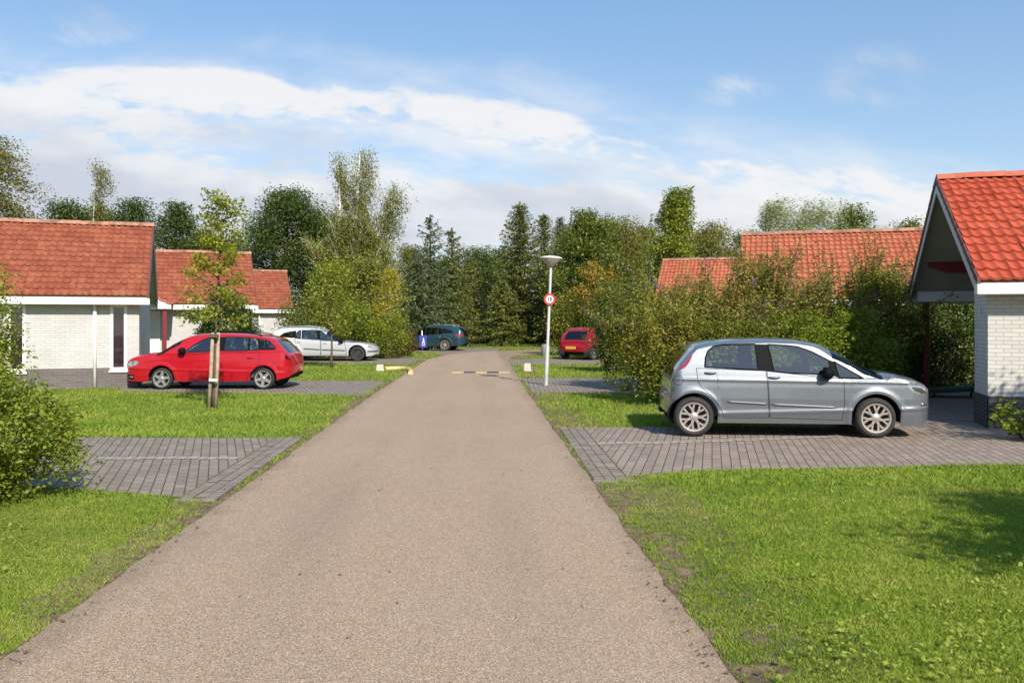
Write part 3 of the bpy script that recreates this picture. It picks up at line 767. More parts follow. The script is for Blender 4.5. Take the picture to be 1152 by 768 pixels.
    def outline(pl, s, r, off, closed=True, stepp=.03):
        pts = []; N_ = len(pl)
        for i in range(N_ if closed else N_ - 1):
            a_, c_ = pl[i], pl[(i + 1) % N_]; nn = max(1, int(math.hypot(c_[0] - a_[0], c_[1] - a_[1]) / stepp))
            for q in range(nn): pts.append(on(a_[0] + (c_[0] - a_[0]) * q / nn, a_[1] + (c_[1] - a_[1]) * q / nn, s, off))
        if closed: pts.append(pts[0])
        else: pts.append(on(*pl[-1], s, off))
        return pts
    for s, si in sides:
        for key, k_, pl in polys:
            if key == 'window':
                mb = MB(); mb.tube(outline(pl, s, .009, -.002), .011, 6, False); mb.build('window_seal', M['dark'], objs.get((key, k_, si)) or t, True)
            if key == 'door':
                mb = MB(); mb.tube(outline(pl, s, .004, -.001), sp.get('gap', .0045), 5, False); mb.build('door_gap', M['liner'], objs.get((key, k_, si)) or t, True)
        for (hx, hz, hl) in sp.get('handles', []):
            mb = MB(); n_ = 8
            mb.tube([on(hx + (q / n_ - .5) * hl, hz, s, .004 + .022 * math.sin(math.pi * min(max((q) / n_, 0), 1)) ** .5) for q in range(n_ + 1)], [.008] + [.014] * (n_ - 1) + [.008], 8)
            dparent = next((objs[('door', k_, si)] for key, k_, pl in polys if key == 'door' and objs.get(('door', k_, si)) and bool(inpoly(np.array([hx]), np.array([hz]), pl)[0])), t)
            mb.build('handle', sp.get('handlemat', pm), dparent, True)
            mb = MB(); mb.tube([on(hx + q * hl * .3, hz - .012, s, .002) for q in (-1, -.5, 0, .5, 1)], .017, 8, True, .35); mb.build('handle_recess', M['dark'], dparent, True)
        for (a_, c_) in sp.get('moulding', []):
            mb = MB(); n_ = 14
            mb.tube([on(a_[0] + (c_[0] - a_[0]) * q / n_, a_[1] + (c_[1] - a_[1]) * q / n_, s, .003) for q in range(n_ + 1)], [.006] + [.020] * (n_ - 1) + [.006], 8, True, .8)
            mb.build('side_moulding', sp.get('mouldmat', pm), t, True)
        if 'mirror' in sp:
            mx, mz, ml = sp['mirror']
            base = on(mx + ml * .35, mz - .06, s, 0); mb = MB()
            c_ = on(mx, mz, s, .11)
            mb.tube([base, base.lerp(c_, .5) + Vector((0, 0, -.03)), c_ + Vector((0, -s * .03, -.03))], [.035, .03, .03], 8)
            bm_ = bmesh.new(); bmesh.ops.create_uvsphere(bm_, u_segments=16, v_segments=10, radius=1)
            vs = []
            for v in bm_.verts:
                q = v.co.copy(); q.x = max(q.x, -.45)
                vs.append(c_ + Vector((q.x * ml * .55, q.y * .105, q.z * .085)))
            bm_.verts.index_update(); mb.add(vs, [[v.index for v in f_.verts] for f_ in bm_.faces]); bm_.free()
            mb.build('mirror', sp.get('mirrormat', M['dark']), t, True)
        if 'fuel' in sp and s == sp['fuel'][3]:
            fx, fz, fr_ = sp['fuel'][:3]
            mb = MB(); mb.tube([on(fx + fr_ * math.cos(q), fz + fr_ * math.sin(q), s, 0) for q in np.linspace(0, 2 * math.pi, 28)], .004, 5, False); mb.build('fuel_flap', M['liner'], t, True)
        for (fx, fz, fl_, fh) in sp.get('fog', []):
            mb = MB(); mb.tube([on(fx + q * fl_ / 2, fz, s, .0) for q in (-1, -.6, 0, .6, 1)], [fh * .25, fh * .5, fh * .5, fh * .5, fh * .25], 10); mb.build('fog_lamp', M['lamp_dark'], t, True)
            mb = MB(); mb.tube([on(fx - fl_ * .22 + q * .03, fz, s, .012) for q in (-1, 0, 1)], fh * .32, 8); mb.build('fog_lamp', M['chrome'], t, True)
        for rail in sp.get('rail', []):
            mb = MB(); n_ = 16; pts = []
            for q in range(n_ + 1):
                x = rail[0] + (rail[1] - rail[0]) * q / n_; zz_ = float(np.interp(x, xs, zt)); e_ = math.sin(math.pi * q / n_) ** .3
                pts.append((x, s * W0 * .62, zz_ - .03 + .055 * e_))
            mb.tube(pts, .014, 8); mb.build('roof_rail', sp.get('railmat', M['alloy']), t, True)
    # inside of the arches, floor, cabin
    wd = W0 - .02
    for a_, ys in [(q, r_) for q in ax for r_ in ((-wd, -wd + .30), (wd - .30, wd))]:
        mb = MB(); n_ = 20; vs = []; 
        for q in range(n_ + 1):
            th = math.pi * q / n_ * 1.12 - .06 * math.pi
            for y in ys: vs.append((a_ + (Ra + .012) * math.cos(th), y, zc + (Ra + .012) * math.sin(th)))
        fs = [(q * 2, q * 2 + 1, q * 2 + 3, q * 2 + 2) for q in range(n_)]
        fs.append([q * 2 + (1 if ys[0] < 0 else 0) for q in range(n_ + 1)])
        mb.add(vs, fs); mb.build('arch_liner', M['liner'], t, True)
    mb = MB(); e0, e1 = ax[0] + Ra + .02, ax[1] - Ra - .02
    mb.box(e0, e1, -W0 * .93, W0 * .93, sp['sill'] + .0, sp['sill'] + .08)
    mb.box(x0 + .12, e0, -W0 * .55, W0 * .55, sp['sill'] + .05, sp['sill'] + .22); mb.box(e1, x1 - .15, -W0 * .55, W0 * .55, sp['sill'] + .03, sp['sill'] + .2)
    mb.build('underbody', M['liner'], t)
    belt = sp['belt']; mb = MB()
    c0, c1_ = sp['cabin']
    mb.box(c0, c1_, -W0 * .84, W0 * .84, sp['sill'] + .09, belt - .10); mb.build('cabin_floor', M['cabin'], t)
    for (qx, zz_) in sp['seats']:
        for y in (-.36, .36):
            mb = MB(); mb.box(-.05, .06, -.22, .22, -.35, .22, .04)
            R_ = Matrix.Translation((qx, y, zz_)) @ Matrix.Rotation(R(-14), 4, 'Y')
            mb2 = MB(); mb2.box(-.04, .05, -.12, .12, .25, .40, .03)
            mb.add(mb2.v, mb2.f); mb.v = [tuple(R_ @ Vector(v)) for v in mb.v]; mb.build('seat', M['cabin'], t, True)
    # wheels
    wr, rr_, tw_ = sp['wheel'], sp['rim'], sp.get('tyre_w', .19)
    for a_ in ax:
        for s in (-1, 1):
            we = link('wheel', None, t); we.location = (a_, s * (W0 - .012 - tw_ / 2 + sp.get('woff', 0)), wr); we.rotation_euler = (R(90) * (1 if s < 0 else -1), random.uniform(0, 1.2), 0); we.empty_display_size = .1
            we.rotation_mode = 'XYZ'
            h = tw_ / 2; mb = MB()
            # axis = local z (outward)
            mb.lathe([(rr_ - .005, h - .03), (rr_ + .008, h - .004), (rr_ + (wr - rr_) * .45, h + .006), (wr - .028, h - .004), (wr - .008, h - .025), (wr, h - .05), (wr, -h + .05), (wr - .02, -h), (rr_, -h), (rr_ - .005, h - .03)], 44)
            mb.build('tyre', M['tyre'], we, True, 40)
            rm = MB(); rm.lathe([(rr_ + .004, h - .004), (rr_ + .006, h + .002), (rr_ - .016, h - .001), (rr_ - .028, h - .02), (rr_ - .035, -h + .02), (rr_ + .0, -h + .01), (rr_ + .004, h - .004)], 40)
            ns = sp['spokes']
            if ns > 0:
                for q in range(ns):
                    th = 2 * math.pi * q / ns; M4 = Matrix.Rotation(th, 4, 'Z')
                    y_ = sp.get('yspoke', False)
                    if y_:
                        pr = [[(.03, -.020), (rr_ * .52, -.017), (rr_ * .52, .017), (.03, .020)], [(rr_ * .48, -.017), (rr_ * .96, -.062), (rr_ * .98, -.036), (rr_ * .58, .004)], [(rr_ * .58, -.004), (rr_ * .98, .036), (rr_ * .96, .062), (rr_ * .48, .017)]]
                    else: pr = [[(.03, -sp.get('spw', .05) * .8), (rr_ * .97, -sp.get('spw', .05) * .5), (rr_ * .97, sp.get('spw', .05) * .5), (.03, sp.get('spw', .05) * .8)]]
                    for p_ in pr: rm.prism(p_, M4 @ Matrix.Translation((0, 0, h - .045)), .035)
                rm.lathe([(.001, h + .002), (.03, h + .001), (.062, h - .012), (.07, h - .05)], 20)
            else:
                rm.lathe([(.001, h - .02), (.07, h - .015), (.09, h - .035), (.13, h - .03), (.16, h - .055), (rr_ - .02, h - .05)], 32)
            rm.build('rim', sp['rimmat'], we, False, 35)
            bk = MB(); bk.lathe([(.001, h - .10), (rr_ - .03, h - .10)], 30); bk.lathe([(.05, h - .095), (rr_ * .78, h - .095), (rr_ * .78, h - .11)], 26)
            bk.build('brake_disc', M['steel_black'], we)
    return t, on, E
# pixel outlines of the photo -> metres in the car's own frame (x forward from the rear axle, z up)
def conv(pts, xr, s, Yc, sgn, base, sc):
    """base, sc: crop zoom; Yc depth of that outline"""
    o = []
    for cx, cy in pts:
        px, py = base[0] + cx / sc, base[1] + cy / sc
        o.append((sgn * ((px - 576) / F * Yc - xr), H - (py - HOR) / F * Yc))
    return o
# --- silver hatchback, faces right
Yp = 12.83; XRp = (784 - 576) / F * Yp
pa = lambda pts, Yc=Yp + .12: conv(pts, XRp, 0, Yc, 1, (720, 370), 5.906)
pb_ = lambda pts, Yc=Yp + .12: conv(pts, XRp, 0, Yc, 1, (880, 370), 5.906)
pd = lambda pts, Yc=Yp + .12: conv(pts, XRp, 0, Yc, 1, (0, 0), 1)
top = pd([(741.5, 466), (739.8, 458), (739.6, 448), (741.5, 440.5), (745.5, 436)], Yp + .95) + pd([(746.8, 424), (750.5, 413)], Yp + .94) + pd([(757, 404), (765, 396)], Yp + .90) + pd([(773, 389.2), (775, 386.4)], Yp + .85) + pd([(790, 382.8), (820, 380.3), (850, 379.6), (880, 380.6), (905, 384.5), (925, 393), (945, 404.5), (962, 414.4)], Yp + .85) + pd([(985, 416.8)], Yp + .78) + pd([(1005, 420.8)], Yp + .66) + pd([(1022, 427)], Yp + .52) + pd([(1034, 433)], Yp + .40) + pd([(1042, 439.5)], Yp + .30) + pd([(1045.5, 447), (1047, 457), (1045.5, 466), (1041, 471)], Yp + .22)
top = [(x, z) for x, z in top]
xs_ = [top[0][0]]
punto = dict(top=top, bot=[(top[0][0], .34), (top[0][0] + .12, .27), (-.33, .22), (0, .205), (2.6, .195), (2.95, .17), (3.2, .175), (top[-1][0] - .08, .22), (top[-1][0], .30)],
    width=1.69, sill=.205, zc=.2875, arch=.348, axles=(0.0, (984 - 784) / F * Yp), belt=.98, paint=M['silver'], rimmat=M['alloy_warm'],
    wheel=.2885, rim=.205, spokes=7, yspoke=True, tyre_w=.19, crease=(.83, -.012), Lr=.24, Lf=.50,
    window=[pa([(432, 252), (440, 190), (458, 148), (495, 118), (560, 107), (768, 103), (776, 270)], Yp + .2), pa([(850, 105), (980, 112)], Yp + .2) + pb_([(95, 118), (185, 150), (288, 206), (300, 300), (0, 287)], Yp + .2) + pa([(878, 277)], Yp + .2), pb_([(322, 214), (500, 322), (345, 318)], Yp + .2)],
    pillar=[pa([(762, 103), (848, 104), (860, 108), (884, 282), (770, 275)], Yp + .2), pb_([(280, 202), (330, 216), (352, 322), (298, 302)], Yp + .2)],
    door=[pa([(385, 262), (392, 345), (415, 388), (470, 432), (535, 515), (563, 585), (853, 583), (846, 430), (836, 278)]), pa([(842, 280), (852, 430), (859, 583)]) + pb_([(376, 596), (390, 480), (388, 350), (376, 328)])],
    handles=[((805.5 - 576) / F * Yp - XRp - .04, .925, .17), ((873 - 576) / F * Yp - XRp, .862, .17)],
    moulding=[(pa([(578, 478)])[0], pa([(845, 492)])[0]), (pa([(862, 494)])[0], pb_([(345, 512)])[0])],
    taillight=[pa([(95, 285), (165, 205), (235, 140), (318, 105), (356, 138), (326, 212), (292, 254), (235, 276)], Yp + .35)],
    headlight=[pb_([(765, 345), (800, 345), (870, 372), (935, 408), (948, 428), (905, 432), (850, 422), (800, 402)], Yp + .2)],
    lamp_inner=[pb_([(795, 372), (850, 380), (915, 408), (925, 420), (870, 418), (815, 400)], Yp + .2)],
    mirror=(((929 - 576) / F * Yp - XRp) + .0, .845 + .09, .20), fuel=(((766.6 - 576) / F * Yp - XRp), .815, .068, -1),
    fog=[(((1036 - 576) / F * Yp - XRp) + .02, .49, .12, .055)], windscreen=(pd([(921, 389)], Yp + .85)[0][0] - .08, pd([(966, 414)], Yp + .85)[0][0]), rear_window=(pd([(752, 412)], Yp + .62)[0][0], pd([(772, 390)], Yp + .62)[0][0]),
    cabin=(.1, 2.0), seats=[(.35, .68), (1.25, .70)], gap=.0045)
car("hatchback_car", "pale blue silver hatchback parked on grey paving before the carport", punto, (XRp + .02, Yp + .845, .007), R(-4))
# --- red estate, faces left
Yf = 1680 / (438.3 - 361); XRf = (295.8 - 576) / F * Yf
pf = lambda pts, Yc=Yf + .12: conv(pts, XRf, 0, Yc, -1, (130, 360), 5.236)
top = pf([(1066, 342), (1076, 325), (1079, 300), (1077, 275), (1068, 262)], Yf + .5) + pf([(1062, 225), (1052, 197), (1015, 160), (985, 128), (962, 108)], Yf + .65) + pf([(938, 95), (900, 88), (800, 79), (700, 75), (600, 75), (540, 79), (490, 88), (440, 106), (395, 130), (350, 160), (312, 184), (250, 190), (200, 198)], Yf + .85) + pf([(150, 212)], Yf + .75) + pf([(112, 228)], Yf + .6) + pf([(85, 245)], Yf + .45) + pf([(66, 260), (54, 285), (51, 315), (54, 345), (62, 368)], Yf + .35)
fw = (295.8 - 181.2) / F * Yf
red_estate = dict(tailmat=M['tail_dark'], top=top, bot=[(top[0][0], .40), (top[0][0] + .10, .30), (-.40, .24), (0, .20), (2.4, .19), (fw + .4, .19), (top[-1][0] - .1, .2), (top[-1][0], .26)],
    width=1.72, sill=.20, zc=.262, arch=.325, axles=(0.0, fw), belt=.98, paint=M['red_car'], rimmat=M['alloy'], wheel=.262, rim=.195, spokes=5, spw=.055, tyre_w=.2, crease=(.92, -.02), Lr=.36, Lf=.6,
    window=[pf([(600, 102), (562, 103), (518, 118), (470, 148), (425, 186), (432, 192), (600, 183)], Yf + .2), pf([(790, 104), (652, 101), (650, 182), (790, 180)], Yf + .2), pf([(838, 110), (798, 106), (798, 179), (858, 176)], Yf + .2), pf([(905, 122), (848, 111), (870, 175), (945, 174), (952, 164)], Yf + .2)],
    glassmat={2: 'car_glass', 3: 'car_glass_dark'},
    pillar=[pf([(655, 101), (597, 102), (597, 183), (655, 182)], Yf + .2), pf([(798, 106), (790, 104), (790, 180), (798, 180)], Yf + .2), pf([(848, 111), (838, 110), (858, 177), (870, 176)], Yf + .2)],
    door=[pf([(612, 190), (345, 205), (335, 255), (352, 330), (372, 362), (612, 368)]), pf([(618, 190), (618, 368), (780, 365), (792, 320), (830, 285), (850, 255), (858, 190)])],
    handles=[pf([(585, 227)])[0] + (.17,), pf([(800, 222)])[0] + (.17,)],
    taillight=[pf([(1064, 215), (1050, 200), (1002, 210), (1020, 238), (1060, 242)], Yf + .25)],
    headlight=[pf([(165, 240), (110, 240), (78, 262), (105, 274), (152, 262)], Yf + .25)], skirt=[pf([(128, 322), (60, 318), (56, 345), (128, 348)], Yf + .25)],
    mirror=pf([(410, 182)])[0] + (.20,), fog=[pf([(92, 336)])[0] + (.16, .05)],
    windscreen=(pf([(448, 104)], Yf + .85)[0][0], pf([(318, 180)], Yf + .85)[0][0]), rear_window=(pf([(1046, 190)], Yf + .65)[0][0], pf([(972, 115)], Yf + .65)[0][0]), rail=[(pf([(900, 90)], Yf + .85)[0][0], pf([(600, 75)], Yf + .85)[0][0])], railmat=M['dark'],
    cabin=(.0, 2.0), seats=[(.45, .78), (1.3, .78)], gap=.006, grille=(pf([(75, 260)])[0][0], .35, .62))
car("estate_car", "bright red estate car parked nose towards the nearest left house", red_estate, (XRf, Yf + .86, .007), math.pi)
# --- silver estate, faces right
Yl = 1680 / (406.4 - 361); XRl = (327.3 - 576) / F * Yl
pl_ = lambda pts, Yc=Yl + .12: conv(pts, XRl, 0, Yc, 1, (300, 355), 8.229)
fw = (401.5 - 327.3) / F * Yl
top = pl_([(25, 360), (20, 330), (20, 290), (28, 262)], Yl + .7) + pl_([(40, 225), (62, 165), (105, 125), (140, 116)], Yl + .7) + pl_([(170, 107), (250, 103), (350, 102), (450, 106), (530, 118), (600, 143), (680, 192), (745, 232), (800, 238), (900, 244), (965, 254), (1000, 270)], Yl + .9) + pl_([(1020, 296), (1028, 330), (1024, 365), (1010, 385)], Yl + .5)
silver_estate = dict(top=top, bot=[(top[0][0], .42), (top[0][0] + .1, .32), (-.4, .27), (0, .22), (2.6, .22), (fw + .45, .2), (top[-1][0] - .1, .22), (top[-1][0], .28)],
    width=1.77, sill=.22, zc=.305, arch=.37, axles=(0.0, fw), belt=.95, paint=M['silver2'], rimmat=M['steel_black'], wheel=.305, rim=.21, spokes=0, tyre_w=.21, Lr=.4, Lf=.7,
    window=[pl_([(120, 196), (160, 165), (240, 145), (245, 205)], Yl + .2), pl_([(272, 207), (276, 165), (300, 140), (318, 138), (322, 212)], Yl + .2), pl_([(328, 137), (465, 134), (480, 222), (332, 212)], Yl + .2), pl_([(490, 136), (560, 148), (620, 174), (688, 224), (680, 234), (502, 226)], Yl + .2)],
    pillar=[pl_([(465, 134), (490, 136), (502, 226), (480, 223)], Yl + .2), pl_([(240, 145), (276, 140), (272, 207), (245, 206)], Yl + .2)],
    door=[pl_([(260, 212), (285, 290), (325, 370), (502, 370), (500, 230)]), pl_([(506, 232), (508, 370), (740, 365), (735, 300), (720, 240)])],
    handles=[pl_([(305, 245)])[0] + (.17,), pl_([(545, 255)])[0] + (.17,)], moulding=[(pl_([(345, 306)])[0], pl_([(500, 316)])[0]), (pl_([(512, 317)])[0], pl_([(735, 324)])[0])], mouldmat=M['dark'],
    headlight=[pl_([(940, 276), (985, 268), (1008, 300), (960, 296)], Yl + .3)], skirt=[pl_([(940, 326), (1024, 326), (1024, 338), (940, 338)], Yl + .3)], taillight=[pl_([(30, 230), (75, 235), (80, 262), (30, 262)], Yl + .3)],
    mirror=pl_([(690, 232)])[0] + (.2,), windscreen=(pl_([(590, 140)], Yl + .9)[0][0], pl_([(738, 228)], Yl + .9)[0][0]), rear_window=(pl_([(62, 165)], Yl + .7)[0][0] - .12, pl_([(130, 118)], Yl + .7)[0][0]), rail=[(pl_([(160, 110)], Yl + .9)[0][0], pl_([(530, 120)], Yl + .9)[0][0])],
    cabin=(-.1, 2.2), seats=[(.55, .80), (1.5, .80)], gap=.008)
car("estate_car", "pale silver estate car on black steel wheels beside the hedge", silver_estate, (XRl, Yl + .9, .007), 0)
# --- dark teal estate, faces left and a little away
import copy
teal = copy.copy(silver_estate)
k_ = 1.0
teal.update(paint=M['teal'], rimmat=M['alloy_warm'], spokes=9, spw=.03, wheel=.325, rim=.235, zc=.325, arch=.375, moulding=[], skirt=[], width=1.84, handlemat=M['chrome'], fuel=(-.1, .85, .06, -1),
    glassmat={0: 'car_glass_dark', 1: 'car_glass_dark', 2: 'car_glass', 3: 'car_glass'})
teal['taillight'] = [[(-1.0, .98), (-.62, .93), (-.60, .80), (-1.0, .76)]]
Yt = 49.9; car("estate_car", "dark teal estate car with silver roof rails at the road bend", teal, ((503.4 - 576) / F * Yt, Yt + .9, .007), math.pi - R(10))
# --- crimson hatchback seen from behind
red2 = copy.copy(punto); red2.update(paint=M['red_car2'], rimmat=M['alloy'], moulding=[], skirt=[[(-1, .2), (-.2, .2), (-.2, .36), (-1, .36)]])
red2['fog'] = []; red2['tailmat'] = M['tail_dark']
Yr = 38.6; c_, on_, E_ = car("hatchback_car", "crimson hatchback seen from behind, its bonnet end hidden by the shrubs", red2, ((651 - 576) / F * Yr, Yr, .007), R(50))
mb = MB(); mb.box(-.608, -.585, -.26, .26, .47, .58, .004); mb.build("number_plate", M['plate'], c_)
# ---------------------------------------------------------------- vegetation
def leafmat(name, stops, trans=.35, rough=.5, patch=.5, pscale=.6):
    m, t, p = newmat(name)
    g = t.node('ShaderNodeNewGeometry')
    rnd = g.outputs['Random Per Island']
    nz = t.noise(g.outputs['Position'], pscale, 3, .6)
    f = t.m('ADD', t.m('MULTIPLY', rnd, 1 - patch), t.m('MULTIPLY', t.sm(nz, .25, .75), patch))
    c = t.ramp(f, stops)
    t.put(p.inputs['Base Color'], c); p.inputs['Roughness'].default_value = rough; p.inputs['Specular IOR Level'].default_value = .35
    tr = t.node('ShaderNodeBsdfTranslucent')
    t.put(tr.inputs[0], t.vm('MULTIPLY', c, (1.25, 1.45, .7)))
    mx = t.node('ShaderNodeMixShader'); mx.inputs[0].default_value = trans
    t.l.new(p.outputs[0], mx.inputs[1]); t.l.new(tr.outputs[0], mx.inputs[2]); t.l.new(mx.outputs[0], t.n['Material Output'].inputs[0])
    return m
LM = {
 'oak': leafmat("oak_leaves", [(0, (0.050, 0.081, 0.021)), (.5, (0.088, 0.129, 0.029)), (1, (0.150, 0.187, 0.039))], .25),
 'mid': leafmat("mid_green_leaves", [(0, (0.099, 0.130, 0.026)), (.5, (0.166, 0.199, 0.038)), (1, (0.265, 0.269, 0.054))], .3),
 'olive': leafmat("olive_leaves", [(0, (0.133, 0.128, 0.029)), (.5, (0.211, 0.198, 0.039)), (1, (0.332, 0.277, 0.065))], .3),
 'birch': leafmat("birch_leaves", [(0, (0.142, 0.160, 0.037)), (.5, (0.242, 0.244, 0.053)), (1, (0.384, 0.338, 0.079))], .35),
 'maple': leafmat("bright_leaves", [(0, (0.135, 0.169, 0.026)), (.5, (0.247, 0.277, 0.042)), (1, (0.405, 0.385, 0.060))], .35),
 'gold': leafmat("gold_leaves", [(0, (.24, .20, .03)), (.5, (.42, .34, .035)), (1, (.56, .42, .05))], .4),
 'orange': leafmat("orange_leaves", [(0, (.25, .13, .02)), (.5, (.45, .24, .03)), (1, (.55, .36, .05))], .4),
 'lime': leafmat("yellow_green_leaves", [(0, (0.138, 0.172, 0.020)), (.5, (0.276, 0.299, 0.030)), (1, (0.460, 0.425, 0.060))], .42),
 'fresh': leafmat("fresh_leaves", [(0, (0.125, 0.176, 0.022)), (.5, (0.232, 0.279, 0.033)), (1, (0.392, 0.382, 0.055))], .4),
 'hedge': leafmat("hedge_leaves", [(0, (0.050, 0.081, 0.020)), (.5, (0.090, 0.127, 0.028)), (1, (0.154, 0.178, 0.039))], .25),
 'mixed': leafmat("turning_leaves", [(0, (0.09, 0.131, 0.024)), (.50, (0.241, 0.246, 0.039)), (.9, (0.345, 0.262, 0.050)), (1, (0.483, 0.231, 0.055))], .35),
 'buddleia': leafmat("border_leaves", [(0, (0.15, 0.15, 0.040)), (.45, (0.275, 0.25, 0.062)), (.8, (0.40, 0.28, 0.085)), (1, (0.50, 0.23, 0.10))], .35),
 'brown': leafmat("russet_leaves", [(0, (0.090, 0.063, 0.024)), (.5, (0.165, 0.105, 0.036)), (1, (0.255, 0.168, 0.048))], .3),
 'willow': leafmat("willow_leaves", [(0, (0.192, 0.216, 0.096)), (.5, (0.312, 0.324, 0.156)), (1, (0.456, 0.444, 0.240))], .3),
 'spruce': leafmat("spruce_needles", [(0, (0.083, 0.105, 0.022)), (.5, (0.138, 0.154, 0.029)), (1, (0.235, 0.219, 0.041))], .12),
 'bluespruce': leafmat("blue_spruce_needles", [(0, (0.059, 0.089, 0.034)), (.5, (0.101, 0.130, 0.050)), (1, (0.172, 0.190, 0.070))], .12),
 'purple': leafmat("purple_flowers", [(0, (.14, .05, .16)), (.5, (.22, .09, .26)), (1, (.30, .16, .34))], .3),
 'pink': leafmat("pale_pink_flowers", [(0, (.45, .30, .38)), (1, (.62, .50, .55))], .3),
 'seed': leafmat("dry_seed_heads", [(0, (.10, .055, .03)), (1, (.20, .11, .06))], .02),
 'weed': leafmat("weed_leaves", [(0, (0.195, 0.260, 0.036)), (.5, (0.300, 0.351, 0.054)), (1, (0.420, 0.429, 0.084))], .4),
}
M['bark'] = plain("bark", (.085, .065, .048), .95, noise=.4, nscale=10, spec=.1)
M['twig'] = plain("young_bark", (.12, .09, .065), .9, noise=.3, nscale=20, spec=.1)
def birchbark():
    m, t, p = newmat("birch_bark"); co = t.node('ShaderNodeTexCoord').outputs['Object']
    f = t.noise(t.vm('MULTIPLY', co, (3, 3, 9)), 1, 5, .7)
    t.put(p.inputs['Base Color'], t.mix(t.sm(f, .55, .68), (.62, .58, .53), (.10, .08, .07))); p.inputs['Roughness'].default_value = .8; return m
M['birchbark'] = birchbark()
def leaves_np(C, size, rg, up=.4, asp=.55, fold=.18, dirs=None, dirw=0.0, sj=.35):
    """rhombic folded leaves at centres C -> V, F(quads)"""
    n_ = len(C); nrm = rg.normal(size=(n_, 3)); nrm /= np.linalg.norm(nrm, axis=1, keepdims=True) + 1e-9
    nrm[:, 2] = np.abs(nrm[:, 2]) * (1 + up) + up * .5; nrm /= np.linalg.norm(nrm, axis=1, keepdims=True)
    a = rg.normal(size=(n_, 3))
    if dirs is not None: a = a * (1 - dirw) + dirs * dirw * 1.6
    a -= nrm * (a * nrm).sum(1, keepdims=True); a /= np.linalg.norm(a, axis=1, keepdims=True) + 1e-9
    b = np.cross(nrm, a); s = (size * (1 + sj * rg.uniform(-1, 1, n_)))[:, None]
    tip, base = C + a * s * .5, C - a * s * .5
    l = C + b * s * .5 * asp + nrm * s * fold; r_ = C - b * s * .5 * asp + nrm * s * fold
    V = np.stack([base, r_, tip, l], 1).reshape(-1, 3); Fq = np.arange(4 * n_).reshape(-1, 4)
    return V, Fq
def branch_pts(p0, dirv, L, nseg, rg, curve=0.25, grav=0.0):
    p = np.array(p0, float); d_ = np.array(dirv, float); d_ /= np.linalg.norm(d_); pts = [p.copy()]
    for k in range(nseg):
        d_ = d_ + rg.normal(size=3) * curve / nseg ** .5 * .6 + np.array([0, 0, grav / nseg]); d_ /= np.linalg.norm(d_)
        p = p + d_ * L / nseg; pts.append(p.copy())
    return np.array(pts)
FINE = .74
